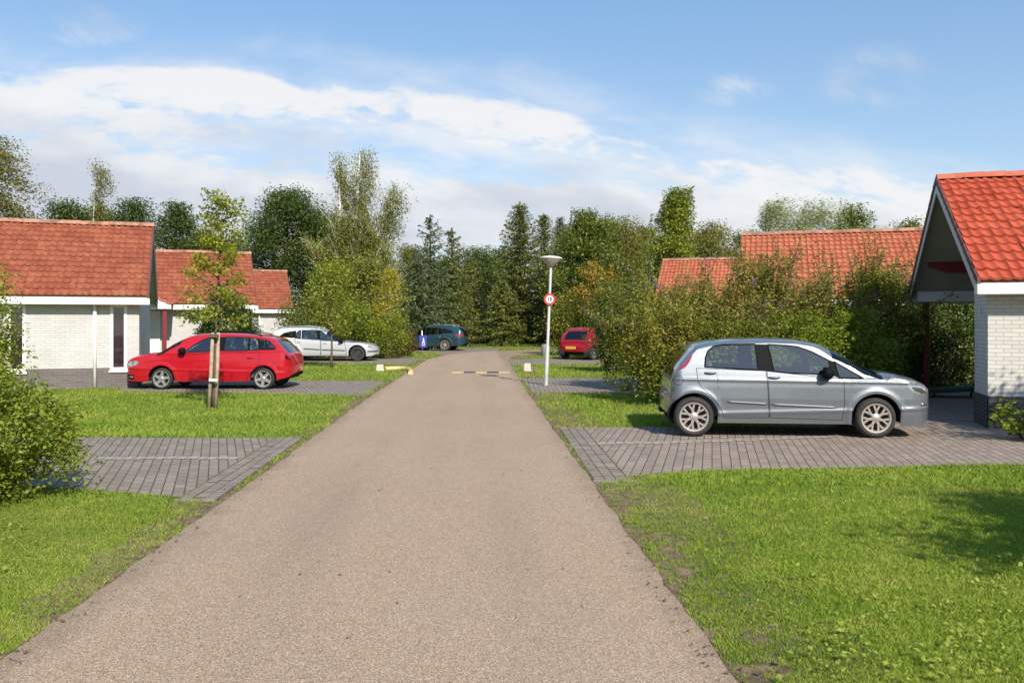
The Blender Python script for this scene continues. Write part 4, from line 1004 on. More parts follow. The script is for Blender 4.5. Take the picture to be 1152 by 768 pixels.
def tree(name, label, cat, base, h, prof, seed, lm, nleaf, lsize, trunk_r=.16, t0=.18, nlimb=26, bark='bark', lean=(0, 0), up=.55, sig=.42, droop=0.0, wind=(0, 0), group=None, asp=.6, crooked=.12, tipgap=1.0, leafup=.4):
    """trunk, limbs and a crown of leaf clusters. prof(t) = crown radius at crown height t in 0..1"""
    if lsize > .12: lsize *= FINE; nleaf = int(nleaf * 2.1)
    rg = np.random.default_rng(seed); t = thing(name, label, cat, (base[0], base[1], 0), 0, group)
    tr = MB(); ns = 10; path = []
    for k in range(ns + 1):
        q = k / ns; path.append(np.array([lean[0] * q ** 1.4 + rg.normal() * crooked * q * .5, lean[1] * q ** 1.4 + rg.normal() * crooked * q * .5, h * .97 * q]))
    path = np.array(path); tr.tube([Vector(p) for p in path], [trunk_r * (1 - .88 * k / ns) + (.3 * trunk_r if k == 0 else 0) for k in range(ns + 1)], 9)
    at_h = lambda z: np.array([np.interp(z, path[:, 2], path[:, c]) for c in range(3)])
    cl = []; wts = []
    for k in range(nlimb):
        q = (k + rg.uniform(.1, .9)) / nlimb; q = q ** .85
        z = h * (t0 + (1 - t0) * q * .97); r_ = prof(q)
        th = k * 2.399 + rg.uniform(-.5, .5); el_ = up * (1 - .3 * q) + rg.uniform(-.2, .2)
        L = r_ * rg.uniform(.55, 1.25) + .15; zs = max(z - L * math.sin(el_) * .55, h * t0 * .8)
        p0 = at_h(zs); bp = branch_pts(p0, (math.cos(th) * math.cos(el_), math.sin(th) * math.cos(el_), math.sin(el_)), L, 6, rg, .35, -droop)
        r0 = max(trunk_r * .42 * (1 - q) + .012, .012)
        tr.tube([Vector(p) for p in bp], np.linspace(r0, r0 * .25, 7), 5, False)
        nsb = 3 + int(L * 1.6)
        for e in range(nsb):
            f_ = rg.uniform(.35, 1.0); i_ = f_ * 6; i0 = int(min(i_, 5)); p1 = bp[i0] + (bp[i0 + 1] - bp[i0]) * (i_ - i0)
            dv = rg.normal(size=3); dv[2] = abs(dv[2]) * .6 - droop * .5; Ls = L * rg.uniform(.15, .38)
            sb = branch_pts(p1, dv + (bp[-1] - bp[0]) / L * .8, Ls, 3, rg, .3, -droop)
            tr.tube([Vector(p) for p in sb], np.linspace(r0 * .3, r0 * .1, 4), 4, False)
            cl += [sb[2], sb[3]]; wts += [1, 1]
        cl.append(bp[-1]); wts.append(1.2); cl.append(bp[-2]); wts.append(.8)
    cl.append(at_h(h * .97)); wts.append(1.0); cl.append(at_h(h * .92)); wts.append(1.0)
    cl = np.array(cl); wts = np.array(wts) * rg.uniform(.45, 1.5, len(wts)); wts /= wts.sum()
    pick = rg.choice(len(cl), nleaf, p=wts)
    sg = sig * rg.uniform(.6, 1.3, len(cl))
    off = np.clip(rg.normal(size=(nleaf, 3)), -1.3, 1.3); off[:, 2] *= .72
    off *= sg[pick][:, None]
    if droop > .3: off[:, 2] = -np.abs(off[:, 2]) * (1 + droop)
    C = cl[pick] + off
    if wind[0] or wind[1]:
        hh = np.abs(off).sum(1); C[:, 0] += wind[0] * hh; C[:, 2] += wind[1] * hh
    C[:, 2] = np.maximum(C[:, 2], .15)
    dirs = np.tile(np.array([[wind[0] * 2.0, 0, -.6 if droop > .3 else .2]]), (nleaf, 1))
    V, Fq = leaves_np(C, np.full(nleaf, lsize), rg, leafup, asp, dirs=dirs, dirw=.6 if (wind[0] or droop > .3) else 0)
    npmesh("crown", V, Fq, LM[lm], t)
    tr.build("trunk", M[bark], t, True); return t
def weeping_birch(label, base, trunks, seed, lm, nstr, group=None, thick=1.0):
    """several pale stems, fine hanging twigs blown sideways. trunks = list of (lean_x, lean_y, height)"""
    rg = np.random.default_rng(seed); t = thing("birch_tree", label, "tree", (base[0], base[1], 0), 0, group)
    tr = MB(); C = []; D = []
    for (lx, ly, h, ex) in trunks:
        path = np.array([[lx * (k / 8) ** 1.25 + rg.normal() * .05, ly * (k / 8), h * k / 8] for k in range(9)])
        tr.tube([Vector(p) for p in path], [(.15 * h / 10 * (1 - .85 * k / 8) + .02) * thick for k in range(9)], 8)
        for k in range(nstr):
            q = rg.uniform(.28, 1.0) ** .8; p0 = np.array([np.interp(q * h, path[:, 2], path[:, c]) for c in range(3)])
            th = rg.uniform(0, 2 * math.pi); L = ex * (1.12 - .28 * q) * rg.uniform(.4, 1.0); n_ = 5
            d0 = np.array([math.cos(th) + .25, math.sin(th) * .8, 1.0 + .4 * q])
            bp = branch_pts(p0, d0, L, n_, rg, .3, -.5)
            if k % 4 == 0: tr.tube([Vector(p) for p in bp], np.linspace(.02, .006, n_ + 1), 4, False)
            # hanging twigs
            for e in range(5):
                f_ = rg.uniform(.2, 1); i0 = int(min(f_ * n_, n_ - 1)); p1 = bp[i0]; hl = rg.uniform(.5, 1.7) * (1.25 - .5 * q)
                m_ = int(hl * 15); s_ = np.linspace(0, 1, m_)[:, None]
                sway = np.array([[.42 + rg.normal() * .12, rg.normal() * .15, -1.0]])
                pts = p1 + s_ * hl * sway + np.array([[.18, 0, .12]]) * (s_ * (1 - s_)) * hl + rg.normal(size=(m_, 3)) * .085
                C.append(pts); D.append(np.tile(sway, (m_, 1)))
    C = np.concatenate(C); D = np.concatenate(D); C[:, 2] = np.maximum(C[:, 2], .2)
    V, Fq = leaves_np(C, np.full(len(C), .10), rg, .1, .5, dirs=D, dirw=.7)
    npmesh("crown", V, Fq, LM[lm], t); tr.build("trunk", M['birchbark'], t, True); return t
def spruce(label, base, h, rb, seed, lm='spruce', dens=1.0, group=None, bare=0.0, lean=0):
    rg = np.random.default_rng(seed); t = thing("spruce_tree", label, "tree", (base[0], base[1], 0), 0, group)
    tr = MB(); tr.tube([(lean * (k / 6), 0, h * k / 6) for k in range(7)], [.02 * h * (1 - .95 * k / 6) for k in range(7)], 8)
    C = []; D = []; z = .25
    while z < h * .985:
        q = z / h; r_ = rb * 1.12 * (1 - q) ** .66 + .10; nb = int(5 + 4 * (1 - q))
        ph = rg.uniform(0, 6.28)
        for b_ in range(nb):
            if rg.uniform() < bare * q: continue
            th = ph + 6.283 * b_ / nb + rg.uniform(-.25, .25); L = r_ * rg.uniform(.62, 1.12); n_ = max(4, int(L / .16))
            el_ = .42 * q + rg.uniform(-.18, .12) - .05
            s_ = np.linspace(.08, 1, n_); dx = np.stack([np.cos(th) * s_ * L, np.sin(th) * s_ * L, z + L * (s_ * math.tan(el_) - .36 * (s_ ** 2) * (1 - q) + .16 * s_ ** 4)], 1)
            dx[:, 0] += lean * q
            if b_ % 2 == 0: tr.tube([Vector(p) for p in dx[::max(1, n_ // 4)]], .012, 4, False)
            per = int((6 + 5 * (1 - q)) * dens)
            lat = np.array([-math.sin(th), math.cos(th), 0])
            for k in range(n_):
                wdt = .34 * L * (1 - s_[k] * .75) * .6 + .07
                off = rg.uniform(-1, 1, (per, 1)) * lat * wdt + np.array([[math.cos(th), math.sin(th), 0]]) * rg.uniform(-.1, .1, (per, 1))
                off[:, 2] -= np.abs(rg.normal(size=per)) * .10
                C.append(dx[k] + off); dd = np.sign(off @ lat)[:, None] * lat * .7 + np.array([[math.cos(th), math.sin(th), -.35]]); D.append(dd)
        z += rg.uniform(.20, .34) * (1 - .35 * q)
    C.append(np.stack([np.full(20, lean) + rg.normal(size=20) * .04, rg.normal(size=20) * .04, rg.uniform(h * .95, h * 1.01, 20)], 1)); D.append(np.tile([[0, 0, 1.0]], (20, 1)))
    C = np.concatenate(C); D = np.concatenate(D)
    C[:, 2] = np.maximum(C[:, 2], .08)
    V, Fq = leaves_np(C, np.full(len(C), .22), rg, .3, .28, .05, dirs=D, dirw=.75)
    npmesh("crown", V, Fq, LM[lm], t); tr.build("trunk", M['bark'], t, True); return t
def shrub(label, base, rx, ry, h, seed, lm, nleaf, lsize, nclump=70, name="shrub", cat="shrub", group=None, shoots=0, flower=None, nflower=0, z0=.0, asp=.55, sig=.17, shape=2.0, rz=0, flsize=.035, shootlen=.5):
    rg = np.random.default_rng(seed); t = thing(name, label, cat, (base[0], base[1], 0), rz, group)
    st = MB(); u = rg.normal(size=(nclump, 3)); u[:, 2] = np.where(u[:, 2] < 0, u[:, 2] * .75, u[:, 2])
    # super-ellipsoid directions
    u /= (np.abs(u) ** shape).sum(1, keepdims=True) ** (1 / shape)
    rad = rg.uniform(.55, 1.0, nclump)[:, None] * (1 + .13 * rg.normal(size=(nclump, 1)))
    hc = h * .48; cl = u * rad * np.array([[rx, ry, h * .52]]) + np.array([[0, 0, hc + z0]])
    cl[:, 2] = np.maximum(cl[:, 2], .12)
    for k in range(0, nclump, 2):
        a = np.array([rg.normal() * rx * .12, rg.normal() * ry * .12, 0]); mid = (a + cl[k]) / 2 + np.array([0, 0, .12 * h])
        st.tube([Vector(a), Vector(mid), Vector(cl[k])], [.018, .012, .005], 5, False)
    sc = np.array([[rx, ry, h * .55]])
    wt = rg.uniform(.5, 1.5, nclump); wt /= wt.sum(); pick = rg.choice(nclump, nleaf, p=wt)
    off = np.clip(rg.normal(size=(nleaf, 3)), -1.6, 1.6) * sig * rg.uniform(.7, 1.25, nclump)[pick][:, None] * np.minimum(sc, sc.min() * 1.6)
    C = cl[pick] + off
    Fl = []
    if shoots:
        S = []
        for k in range(shoots):
            c0 = cl[rg.integers(nclump)]; 
            if c0[2] < h * .45: continue
            dv = (c0 - np.array([0, 0, h * .3])) / np.array([rx, ry, h]); dv = dv / (np.linalg.norm(dv) + 1e-6) * .7 + np.array([0, 0, .8]) + rg.normal(size=3) * .25
            bp = branch_pts(c0, dv, shootlen * rg.uniform(.5, 1.2), 6, rg, .25, -.25)
            st.tube([Vector(p) for p in bp], [.006] * 6 + [.003], 4, False)
            for p in bp[1:]: S.append(p + rg.normal(size=(7, 3)) * .055)
            if flower and len(Fl) < nflower:
                e = bp[-1]; dd = (bp[-1] - bp[-2]); dd /= np.linalg.norm(dd)
                Fl.append(e + dd * np.linspace(-.06, .14, 26)[:, None] + rg.normal(size=(26, 3)) * .022)
        if S: C = np.concatenate([C] + S)
    C[:, 2] = np.maximum(C[:, 2], .04 + np.abs(rg.normal(size=len(C))) * .05)
    V, Fq = leaves_np(C, np.full(len(C), lsize), rg, .5, asp)
    npmesh("crown", V, Fq, LM[lm], t)
    if flower and not shoots:
        c = cl[rg.choice(nclump, nflower)]; c = c + (c - np.array([[0, 0, hc]])) * .14
        Fl = [p + rg.normal(size=(12, 3)) * .03 for p in c]
    if Fl:
        for Fc in (Fl if shoots else [np.concatenate(Fl)]):
            V, Fq = leaves_np(Fc, np.full(len(Fc), flsize), rg, .3, .8); fo = npmesh("flower_spike" if shoots else "flowers", V, Fq, LM[flower], t)
            if not shoots: fo['kind'] = 'stuff'
    st.build("stems", M['twig'], t, True); return t
dome = lambda R_: (lambda q: R_ * max(.12, math.sin(math.pi * min(1, (q * .9 + .12))) ** .6))
cone = lambda R_: (lambda q: R_ * ((1 - q) ** .8 + .08))
egg = lambda R_: (lambda q: R_ * max(.10, (math.sin(math.pi * (q ** .72) * .93 + .16)) ** .75))
pos = lambda px, Y: ((px - 576) / F * Y, Y)
# far belt behind the houses, left to right
GB = "trees of the far belt behind the houses"
tree("tree", "tall dark windblown tree cut by the left picture edge above the nearest roof", "tree", pos(-12, 40), 10.6, egg(1.9), 101, 'olive', 9000, .15, .16, .2, 30, droop=.55, wind=(.45, -.3), sig=.4)
tree("tree", "small tree just right of the left edge tree, barely topping the nearest roof", "tree", pos(22, 46), 6.9, dome(1.7), 102, 'mid', 4500, .15)
specs = [(76, 50, 8.3, 2.2, 'oak', "dark round tree left of the thin birch above the nearest roof"), (112, 56, 8.7, 2.3, 'oak', "dark tree wrapped round the thin birch stem above the nearest roof"), (152, 56, 9.2, 2.2, 'oak', "bushy grey green tree above the right end of the nearest roof"),
         (198, 58, 9.3, 2.1, 'oak', "tall dark tree showing in the gap between the first two roofs"), (230, 62, 8.0, 2.2, 'olive', "dull olive tree behind the top of the staked young tree"), (262, 64, 7.6, 2.0, 'willow', "pale greyish tree right of the staked young tree top")]
for k, (px, Y, h_, r_, lm_, lb) in enumerate(specs):
    tree("tree", lb, "tree", pos(px, Y), h_, egg(r_), 110 + k, lm_, 9500, .19, .16, .08, 40, sig=.48, group=GB, up=.9)
weeping_birch("thin white stemmed birch with a sparse top rising over the nearest roof", pos(97, 47), [(.55, 0, 9.9, 1.2)], 130, 'olive', 80, thick=.45)
tree("oak_tree", "big dark green oak behind the far left house, beside the weeping birch", "tree", pos(322, 60), 10.3, dome(3.4), 140, 'oak', 26000, .19, .3, .12, 46, sig=.62, up=.7)
tree("oak_tree", "dark oak filling the space behind the weeping birch's left side", "tree", pos(368, 64), 9.2, dome(2.6), 141, 'oak', 14000, .19, .25, .10, 36, sig=.6)
weeping_birch("tall weeping birch with several white stems, swept to the right by the wind", pos(388, 46), [(-.45, .2, 9.9, 1.6), (.85, -.1, 10.2, 1.5), (2.5, .1, 8.5, 1.45), (-.4, -.4, 6.6, 2.1), (1.0, -.5, 6.6, 2.0), (-1.7, -.3, 5.6, 1.9), (1.9, -.6, 5.4, 1.7)], 150, 'birch', 125)
tree("tree", "mid green bushy tree at the foot of the weeping birch, behind the silver estate", "tree", pos(415, 44), 4.6, dome(1.7), 152, 'birch', 9000, .12, .1, .05, 26, sig=.4)
spruce("grey green spruce with a thin bare top behind the teal estate", pos(484, 58), 8.6, 2.4, 160, 'bluespruce', 1.0, bare=.45)
spruce("dark spruce with two thin tips left of the road's end", pos(508, 61), 8.0, 2.2, 161, 'spruce', 1.0, bare=.3)
spruce("low broad blue green spruce standing right behind the yellow shrub", pos(470, 52), 5.2, 2.0, 162, 'bluespruce', 1.1)
spruce("smallest dark spruce between the two groups at the road's end", pos(530, 66), 6.2, 2.1, 163, 'spruce', .9)
tree("tree", "far dark tree closing the gap above the end of the road", "tree", pos(535, 92), 9.0, dome(3.2), 165, 'oak', 9000, .26, .2, .08, 30, sig=.8)
tree("tree", "far dark tree right of the gap, half behind the tall spruce", "tree", pos(562, 96), 9.2, dome(3.0), 166, 'oak', 8000, .26, .2, .08, 28, sig=.8)
tree("tree", "far dark tree left of the gap, half behind the thin topped spruce", "tree", pos(500, 96), 8.0, dome(3.2), 167, 'oak', 8000, .26, .2, .08, 28, sig=.8)
spruce("tallest spruce, dense and dark, left of the street lamp at the bend", pos(585, 62), 9.9, 2.7, 170, 'spruce', 1.35)
spruce("spruce with a narrow tip straight behind the street lamp", pos(612, 66), 9.6, 2.2, 171, 'spruce', 1.1)
spruce("slim spruce with a thin tip just right of the street lamp head", pos(630, 68), 9.6, 1.8, 172, 'bluespruce', 1.0, bare=.4)
spruce("short bushy spruce at the road edge left of the tallest spruce", pos(566, 60), 4.4, 1.9, 173, 'spruce', 1.2)
tree("tree", "broad bright green tree right of the street lamp", "tree", pos(660, 57), 8.6, egg(2.2), 180, 'mid', 14000, .20, .18, .08, 34, sig=.55)
tree("tree", "thin feathery olive tree left of the tall pointed bright tree", "tree", pos(704, 58), 8.3, egg(1.5), 181, 'olive', 7500, .16, .15, .08, 28, sig=.5)
tree("maple_tree", "tall pointed bright green tree over the orange roof's left end", "tree", pos(754, 48), 8.8, lambda q: 1.75 * max(.08, (1 - q) ** .62 * min(1, .55 + q * 2)), 182, 'maple', 15000, .18, .16, .06, 40, sig=.36, up=.65, lean=(.35, 0))
tree("tree", "olive green tree right of the tall pointed bright tree", "tree", pos(800, 56), 7.7, dome(2.0), 183, 'olive', 9000, .17, .16, .08, 30, sig=.5)
tree("tree", "far dark pine like crown between the olive tree and the pale willow", "tree", pos(836, 66), 8.3, dome(1.5), 184, 'oak', 5000, .2, .16, .1, 22)
for k, (px, h_, lb) in enumerate(((862, 7.9, "pale silvery windblown willow, left one of the pair over the long roof"), (905, 7.8, "pale silvery windblown willow, right one of the pair over the long roof"))):
    tree("willow_tree", lb, "tree", pos(px, 48), h_, dome(2.0), 190 + k, 'willow', 9500, .19, .14, .12, 36, wind=(.75, .25), sig=.42, asp=.3, up=.9)
tree("tree", "dark green round tree right of the willows over the long roof", "tree", pos(957, 52), 8.3, dome(1.7), 194, 'mid', 8000, .18, .16, .12, 30, sig=.42)
tree("tree", "small bright tree tip over the long roof's right part", "tree", pos(985, 50), 6.7, dome(.9), 195, 'fresh', 2500, .15, .1, .2, 16)
tree("tree", "far tree whose tip shows beside the carport gable", "tree", pos(1024, 54), 7.7, dome(1.6), 196, 'mid', 5000, .18, .12, .2, 22)
tree("tree", "tree behind the carport roof, only thin twigs reaching above its ridge", "tree", pos(1108, 30), 6.5, dome(1.0), 197, 'mid', 900, .12, .08, .3, 16, sig=.3)
for k, (px, Y, h_, r_, lm_, lb) in enumerate(((462, 70, 7.4, 2.2, 'olive', "dull green tree filling the gap between the weeping birch and the spruces"), (684, 64, 8.9, 2.2, 'mid', "leafy tree behind the broad bright one right of the lamp"),
        (725, 66, 8.6, 2.2, 'olive', "olive tree wedged behind the feathery one and the tall pointed one"), (780, 66, 8.0, 2.4, 'mid', "green tree just right of the tall pointed bright tree, lower and behind"), (640, 74, 9.6, 2.2, 'oak', "dark tree behind the slim spruce right of the lamp head"))):
    tree("tree", lb, "tree", pos(px, Y), h_, dome(r_), 210 + k, lm_, 9000, .18, .16, .06, 32, sig=.5, up=.7)
# young trees on the lawn
yt = tree("young_tree", "staked young tree with sparse yellow green leaves in front of the red estate", "tree", pos(240.5, 17.1), 4.12, lambda q: (.48 if q < .36 else .52 - q * .46) * (.45 + .55 * abs(math.sin(q * 13))) + .06, 200, 'lime', 3000, .075, .035, .36, 26, 'twig', sig=.13, up=.35, crooked=.03, lean=(.17, 0))
tree("young_tree", "slender young tree with a yellow green crown standing before the silver estate", "tree", pos(373, 31.7), 3.75, lambda q: .95 * max(.12, math.sin(math.pi * (q * .8 + .15))), 201, 'lime', 2600, .10, .045, .34, 22, 'twig', sig=.26, up=.75, crooked=.06)
tree("young_tree", "young tree with golden foliage between the hedge and the spruces on the left", "tree", pos(428, 41), 4.0, dome(.75), 202, 'gold', 2600, .10, .04, .12, 24, 'twig', sig=.20, up=.8, lean=(.5, 0))
tree("young_tree", "orange leaved sapling rising over the shrubs behind the crimson hatchback", "tree", pos(668, 42.5), 4.3, lambda q: .85 * q + .12, 203, 'orange', 1500, .10, .035, .30, 20, 'twig', sig=.20, up=.5)
# shrubs and hedges, left
shrub("leafy green shrub in the left foreground with long arching shoots", (-4.93, 8.35), .74, .75, 1.14, 300, 'fresh', 15000, .048, 110, shoots=50, shootlen=.24, sig=.13)
shrub("tall flowering shrub against the left picture edge by the curtained window", pos(-27, 16.5), .82, .8, 2.75, 301, 'fresh', 14000, .07, 70, flower='pink', nflower=30)
shrub("low shrub at the left edge between the foreground shrub and the house", pos(-30, 15), .5, .5, .9, 302, 'mixed', 4000, .06, 50, shoots=20)
shrub("dark flowering shrub behind the red estate's roof, against the middle house", pos(257, 29.5), 1.0, .7, 2.75, 303, 'hedge', 14000, .085, 80, flower='pink', nflower=34)
shrub("white flowered green shrub at the far left house's corner behind the silver estate", pos(342, 40), 1.2, .9, 2.9, 304, 'mid', 7000, .10, 70, flower='pink', nflower=30)
GH = "mixed shrubs beside and behind the silver estate"
shrub("yellow green shrub straight behind the silver estate's bonnet", pos(388, 40.5), 1.5, 1.0, 2.5, 305, 'fresh', 9000, .10, 80, group=GH)
shrub("bright green shrub at the nose of the silver estate", pos(436, 40), .95, .9, 2.0, 306, 'fresh', 8000, .085, 70, group=GH)
shrub("russet shrub between the bright green one and the teal estate", pos(455, 42.5), .62, .7, 1.5, 307, 'brown', 4500, .08, 50, group=GH)
shrub("green shrub filling in behind the silver estate's roof", pos(360, 43), 1.3, 1.0, 2.6, 308, 'mid', 6500, .11, 60, group=GH)
shrub("small light green shrub glowing at the far end of the road", pos(541, 62), .75, .7, 1.4, 309, 'fresh', 2600, .11, 40)
shrub("dark undergrowth left of the glowing shrub at the road's end", pos(515, 64), 1.6, 1.0, 1.6, 310, 'hedge', 4000, .14, 50)
shrub("dark undergrowth under the tallest spruce at the bend", pos(620, 60), 1.6, 1.0, 2.4, 311, 'hedge', 5000, .14, 50)
# shrubs, right
shrub("russet and green shrub mass behind the crimson hatchback", pos(650, 44), 1.5, 1.0, 3.0, 320, 'mixed', 9000, .11, 80)
shrub("tall grey green shrub behind the orange sapling", pos(700, 41), 1.6, 1.2, 3.9, 321, 'mid', 10000, .11, 90)
shrub("dark green shrub hiding the crimson hatchback's bonnet", pos(688, 29.6), .82, .8, 2.15, 322, 'hedge', 9000, .075, 80, sig=.15)
shrub("rounded yellow green shrub at the silver hatchback's tail", pos(752, 18.0), .92, .85, 2.12, 323, 'mixed', 14000, .062, 100, shoots=30, shootlen=.35, sig=.15)
GS = "shrubs of the long border behind the silver hatchback"
for k, (px, Y, rx, h_, lb, lm_) in enumerate((
    (728, 21.5, .9, 2.45, "border shrub peeping up behind the rounded yellow green one", 'mixed'),
    (800, 19.0, 1.0, 2.5, "border shrub above the silver hatchback's rear window", 'buddleia'),
    (862, 19.4, 1.0, 3.2, "border shrub above the silver hatchback's front door", 'buddleia'),
    (925, 19.8, 1.0, 2.7, "border shrub above the silver hatchback's windscreen", 'buddleia'),
    (984, 20.4, .95, 3.15, "border shrub above the silver hatchback's bonnet", 'mixed'),
    (900, 17.9, 1.3, 1.75, "low bright border shrub close behind the silver hatchback's windscreen", 'fresh'),
    (965, 18.3, 1.0, 1.95, "low bright border shrub close behind the silver hatchback's bonnet", 'fresh'),
    (820, 17.7, 1.1, 1.7, "low border shrub hidden mostly by the silver hatchback's roof", 'mixed'))):
    shrub(lb, pos(px, Y), rx, .85, h_, 330 + k, lm_, 14000, .072, 72, shoots=110 if k < 5 else 24, flower='purple' if k < 5 else None, nflower=8, group=GS, sig=.13, shootlen=.85, asp=.45)
for k, (px, Y, lb) in enumerate(((775, 22.6, "rear border shrub in front of the lower orange roof's left end"), (835, 22.2, "rear border shrub below the step between the two orange roofs"), (895, 22.0, "rear border shrub below the middle of the long orange roof"), (955, 22.2, "rear border shrub below the right part of the long orange roof"))):
    shrub(lb, pos(px, Y), 1.15, .8, 2.6, 380 + k, 'mixed', 11000, .075, 100, group=GS, sig=.2)
GD = "dark hedge shrubs behind the carport"
for k, (px, Y, lb) in enumerate(((1018, 21.6, "dark hedge shrub left of the carport post"), (1058, 22.6, "dark hedge shrub behind the carport post"), (1095, 23.0, "dark hedge shrub seen between the carport post and the brick pier"), (1140, 23.4, "dark hedge shrub mostly hidden by the brick pier"))):
    shrub(lb, pos(px, Y), 1.0, .8, 2.75, 350 + k, 'hedge', 12000, .075, 80, group=GD, shape=3.0)
shrub("small leafy sprig beside the brick pier at the right picture edge", pos(1158, 12.55), .42, .3, .62, 360, 'fresh', 700, .085, 20, sig=.22)
# plants just outside the frame whose shade falls on the right lawn and the pier
tree("garden_tree", "broad leafy tree outside the right picture edge, shading the lawn", "tree", (6.5, 3.45), 3.7, dome(1.35), 370, 'mid', 20000, .10, .09, .12, 30, sig=.30)
tree("garden_tree", "slim garden tree outside the right picture edge near the brick pier", "tree", (9.75, 8.9), 4.3, dome(1.05), 371, 'mid', 6000, .10, .08, .45, 24, sig=.25)

# ---------------------------------------------------------------- small things
# stakes at the young tree
for k, (pb, pt, lb) in enumerate(((234.8, 239.3, "left leaning wooden tree stake in front of the red estate"), (242.6, 245.6, "right wooden tree stake in front of the red estate"))):
    Y = 17.0 + k * .1
    b0, b1 = at(pb, HOR + H * F / Y, Y), at(pt, 374, Y)
    mb = MB(); mb.tube([b0 + Vector((0, 0, 0)), b0.lerp(b1, .5) + Vector((.006, 0, 0)), b1], [.036, .035, .033], 9)
    o = tag(mb.build("tree_stake", plain("stake_wood_%s" % "ab"[k], (.36, .275, .19), .85, noise=.3, nscale=9), None, True), lb, "tree stake", "stakes at the young tree")
mb = MB(); a, c = at(238, 377, 17.0), at(246.5, 377.5, 17.1); mb.box(a.x - .03, c.x + .03, 16.92, 17.0, a.z - .04, a.z + .02, .006)
tag(mb.build("stake_crosspiece", M['twig']), "short wooden crosspiece joining the two tree stakes at the top", "stake crosspiece")
mb = MB(); a = at(240, 427, 16.98); mb.box(a.x - .06, a.x + .10, 16.9, 16.96, a.z - .025, a.z + .02, .004)
tag(mb.build("stake_clip", M['white']), "small pale strap low between the two tree stakes", "strap")
# street lamp
YL = 1680 / (433.4 - HOR); lb_ = at(614.2, 433.4, YL); lt_ = at(619.8, 298.5, YL)
lamp = thing("street_lamp", "slightly leaning grey street lamp with an inverted cone head", "street lamp", lb_)
ax_ = (lt_ - lb_); Lp = ax_.length; Rl = Vector((0, 0, 1)).rotation_difference(ax_.normalized()).to_matrix().to_4x4()
M['galv'] = plain("galvanised_steel", (.56, .56, .53), .45, .35, noise=.15, nscale=6)
M['lampshade'] = plain("lamp_shade_plastic", (.34, .30, .25), .5, noise=.12)
M['lampcap'] = plain("lamp_cap", (.62, .60, .56), .4)
mb = MB(); mb.lathe([(.055, 0), (.055, 1.0), (.04, 1.05), (.036, Lp)], 16, Rl); mb.build("pole", M['galv'], lamp, True, 40)
hd = Rl @ Matrix.Translation((0, 0, Lp - .02)); mb = MB()
mb.lathe([(.06, -.03), (.085, -.01), (.12, .03), (.275, .175), (.28, .195), (.27, .20)], 28, hd); mb.build("lamp_shade", M['lampshade'], lamp, True, 40)
mb = MB(); mb.lathe([(.292, .193), (.30, .206), (.292, .222), (.22, .25), (.08, .272), (.001, .277)], 28, hd); mb.build("lamp_cap", M['lampcap'], lamp, True, 40)
# round speed sign on the pole
c_ = at(618.2, 336.7, YL); M['sign_red'] = plain("sign_red", (.52, .045, .04), .4); M['sign_white'] = plain("sign_white", (.80, .78, .76), .4); M['sign_black'] = plain("sign_black", (.03, .03, .03), .5)
sg_ = thing("speed_sign", "round white speed sign with red ring reading 15 on the lamp post", "road sign", (c_.x, c_.y - .075, c_.z))
Mx = Matrix.Rotation(R(90), 4, 'X')
mb = MB(); mb.lathe([(.001, 0), (.150, 0), (.152, .004), (.150, .010), (.001, .010)], 36, Mx); mb.build("plate", M['sign_red'], sg_, True, 40)
mb = MB(); mb.lathe([(.001, .0125), (.098, .0125), (.098, .008)], 36, Mx); mb.build("sign_face", M['sign_white'], sg_, False)
cu = bpy.data.curves.new("numerals", 'FONT'); cu.body = "15"; cu.size = .135; cu.align_x = 'CENTER'; cu.align_y = 'CENTER'; cu.extrude = .002; cu.offset = .005
tx0 = link("numerals_text", cu); dg = bpy.context.evaluated_depsgraph_get(); me_ = bpy.data.meshes.new_from_object(tx0.evaluated_get(dg)); bpy.data.objects.remove(tx0)
me_.materials.clear(); me_.materials.append(M['sign_black']); tx = link("numerals", me_, sg_); tx.rotation_euler = (R(90), 0, 0); tx.location = (0, -.016, 0)
mb = MB(); mb.box(-.05, .05, .004, .125, -.02, .02); mb.build("bracket", M['galv'], sg_)
# blue litter bin on a white post
YB = 46.6; b0 = at(475.4, 397, YB); M['bin_blue'] = plain("blue_enamel", (.045, .06, .36), .4, noise=.1)
bn = thing("litter_bin", "blue litter bin with a white pictogram on a thin white post", "litter bin", b0)
mb = MB(); mb.tube([(0, 0, 0), (-.03, 0, 1.18)], .028, 10); mb.build("post", M['white'], bn, True)
mb = MB(); mb.prism([(-.17, 0), (.17, 0), (.20, .62), (-.20, .62)], Matrix.Translation((.045, -.05, .29)) @ Matrix.Rotation(R(90), 4, 'X'), .22); mb.build("bin_body", M['bin_blue'], bn)
mb = MB(); P_ = Matrix.Translation((.07, -.2735, .60)) @ Matrix.Rotation(R(90), 4, 'X')
mb.prism([(.035 * math.cos(q), .165 + .035 * math.sin(q)) for q in np.linspace(0, 6.1, 12)], P_, .003)
mb.prism([(-.03, .12), (.04, .125), (.05, .0), (.085, -.13), (.045, -.13), (.01, -.02), (-.045, -.13), (-.085, -.12), (-.03, .0)], P_, .003)
mb.prism([(-.09, -.17), (.09, -.17), (.09, -.20), (-.09, -.20)], P_, .003); mb.build("pictogram", M['sign_white'], bn)
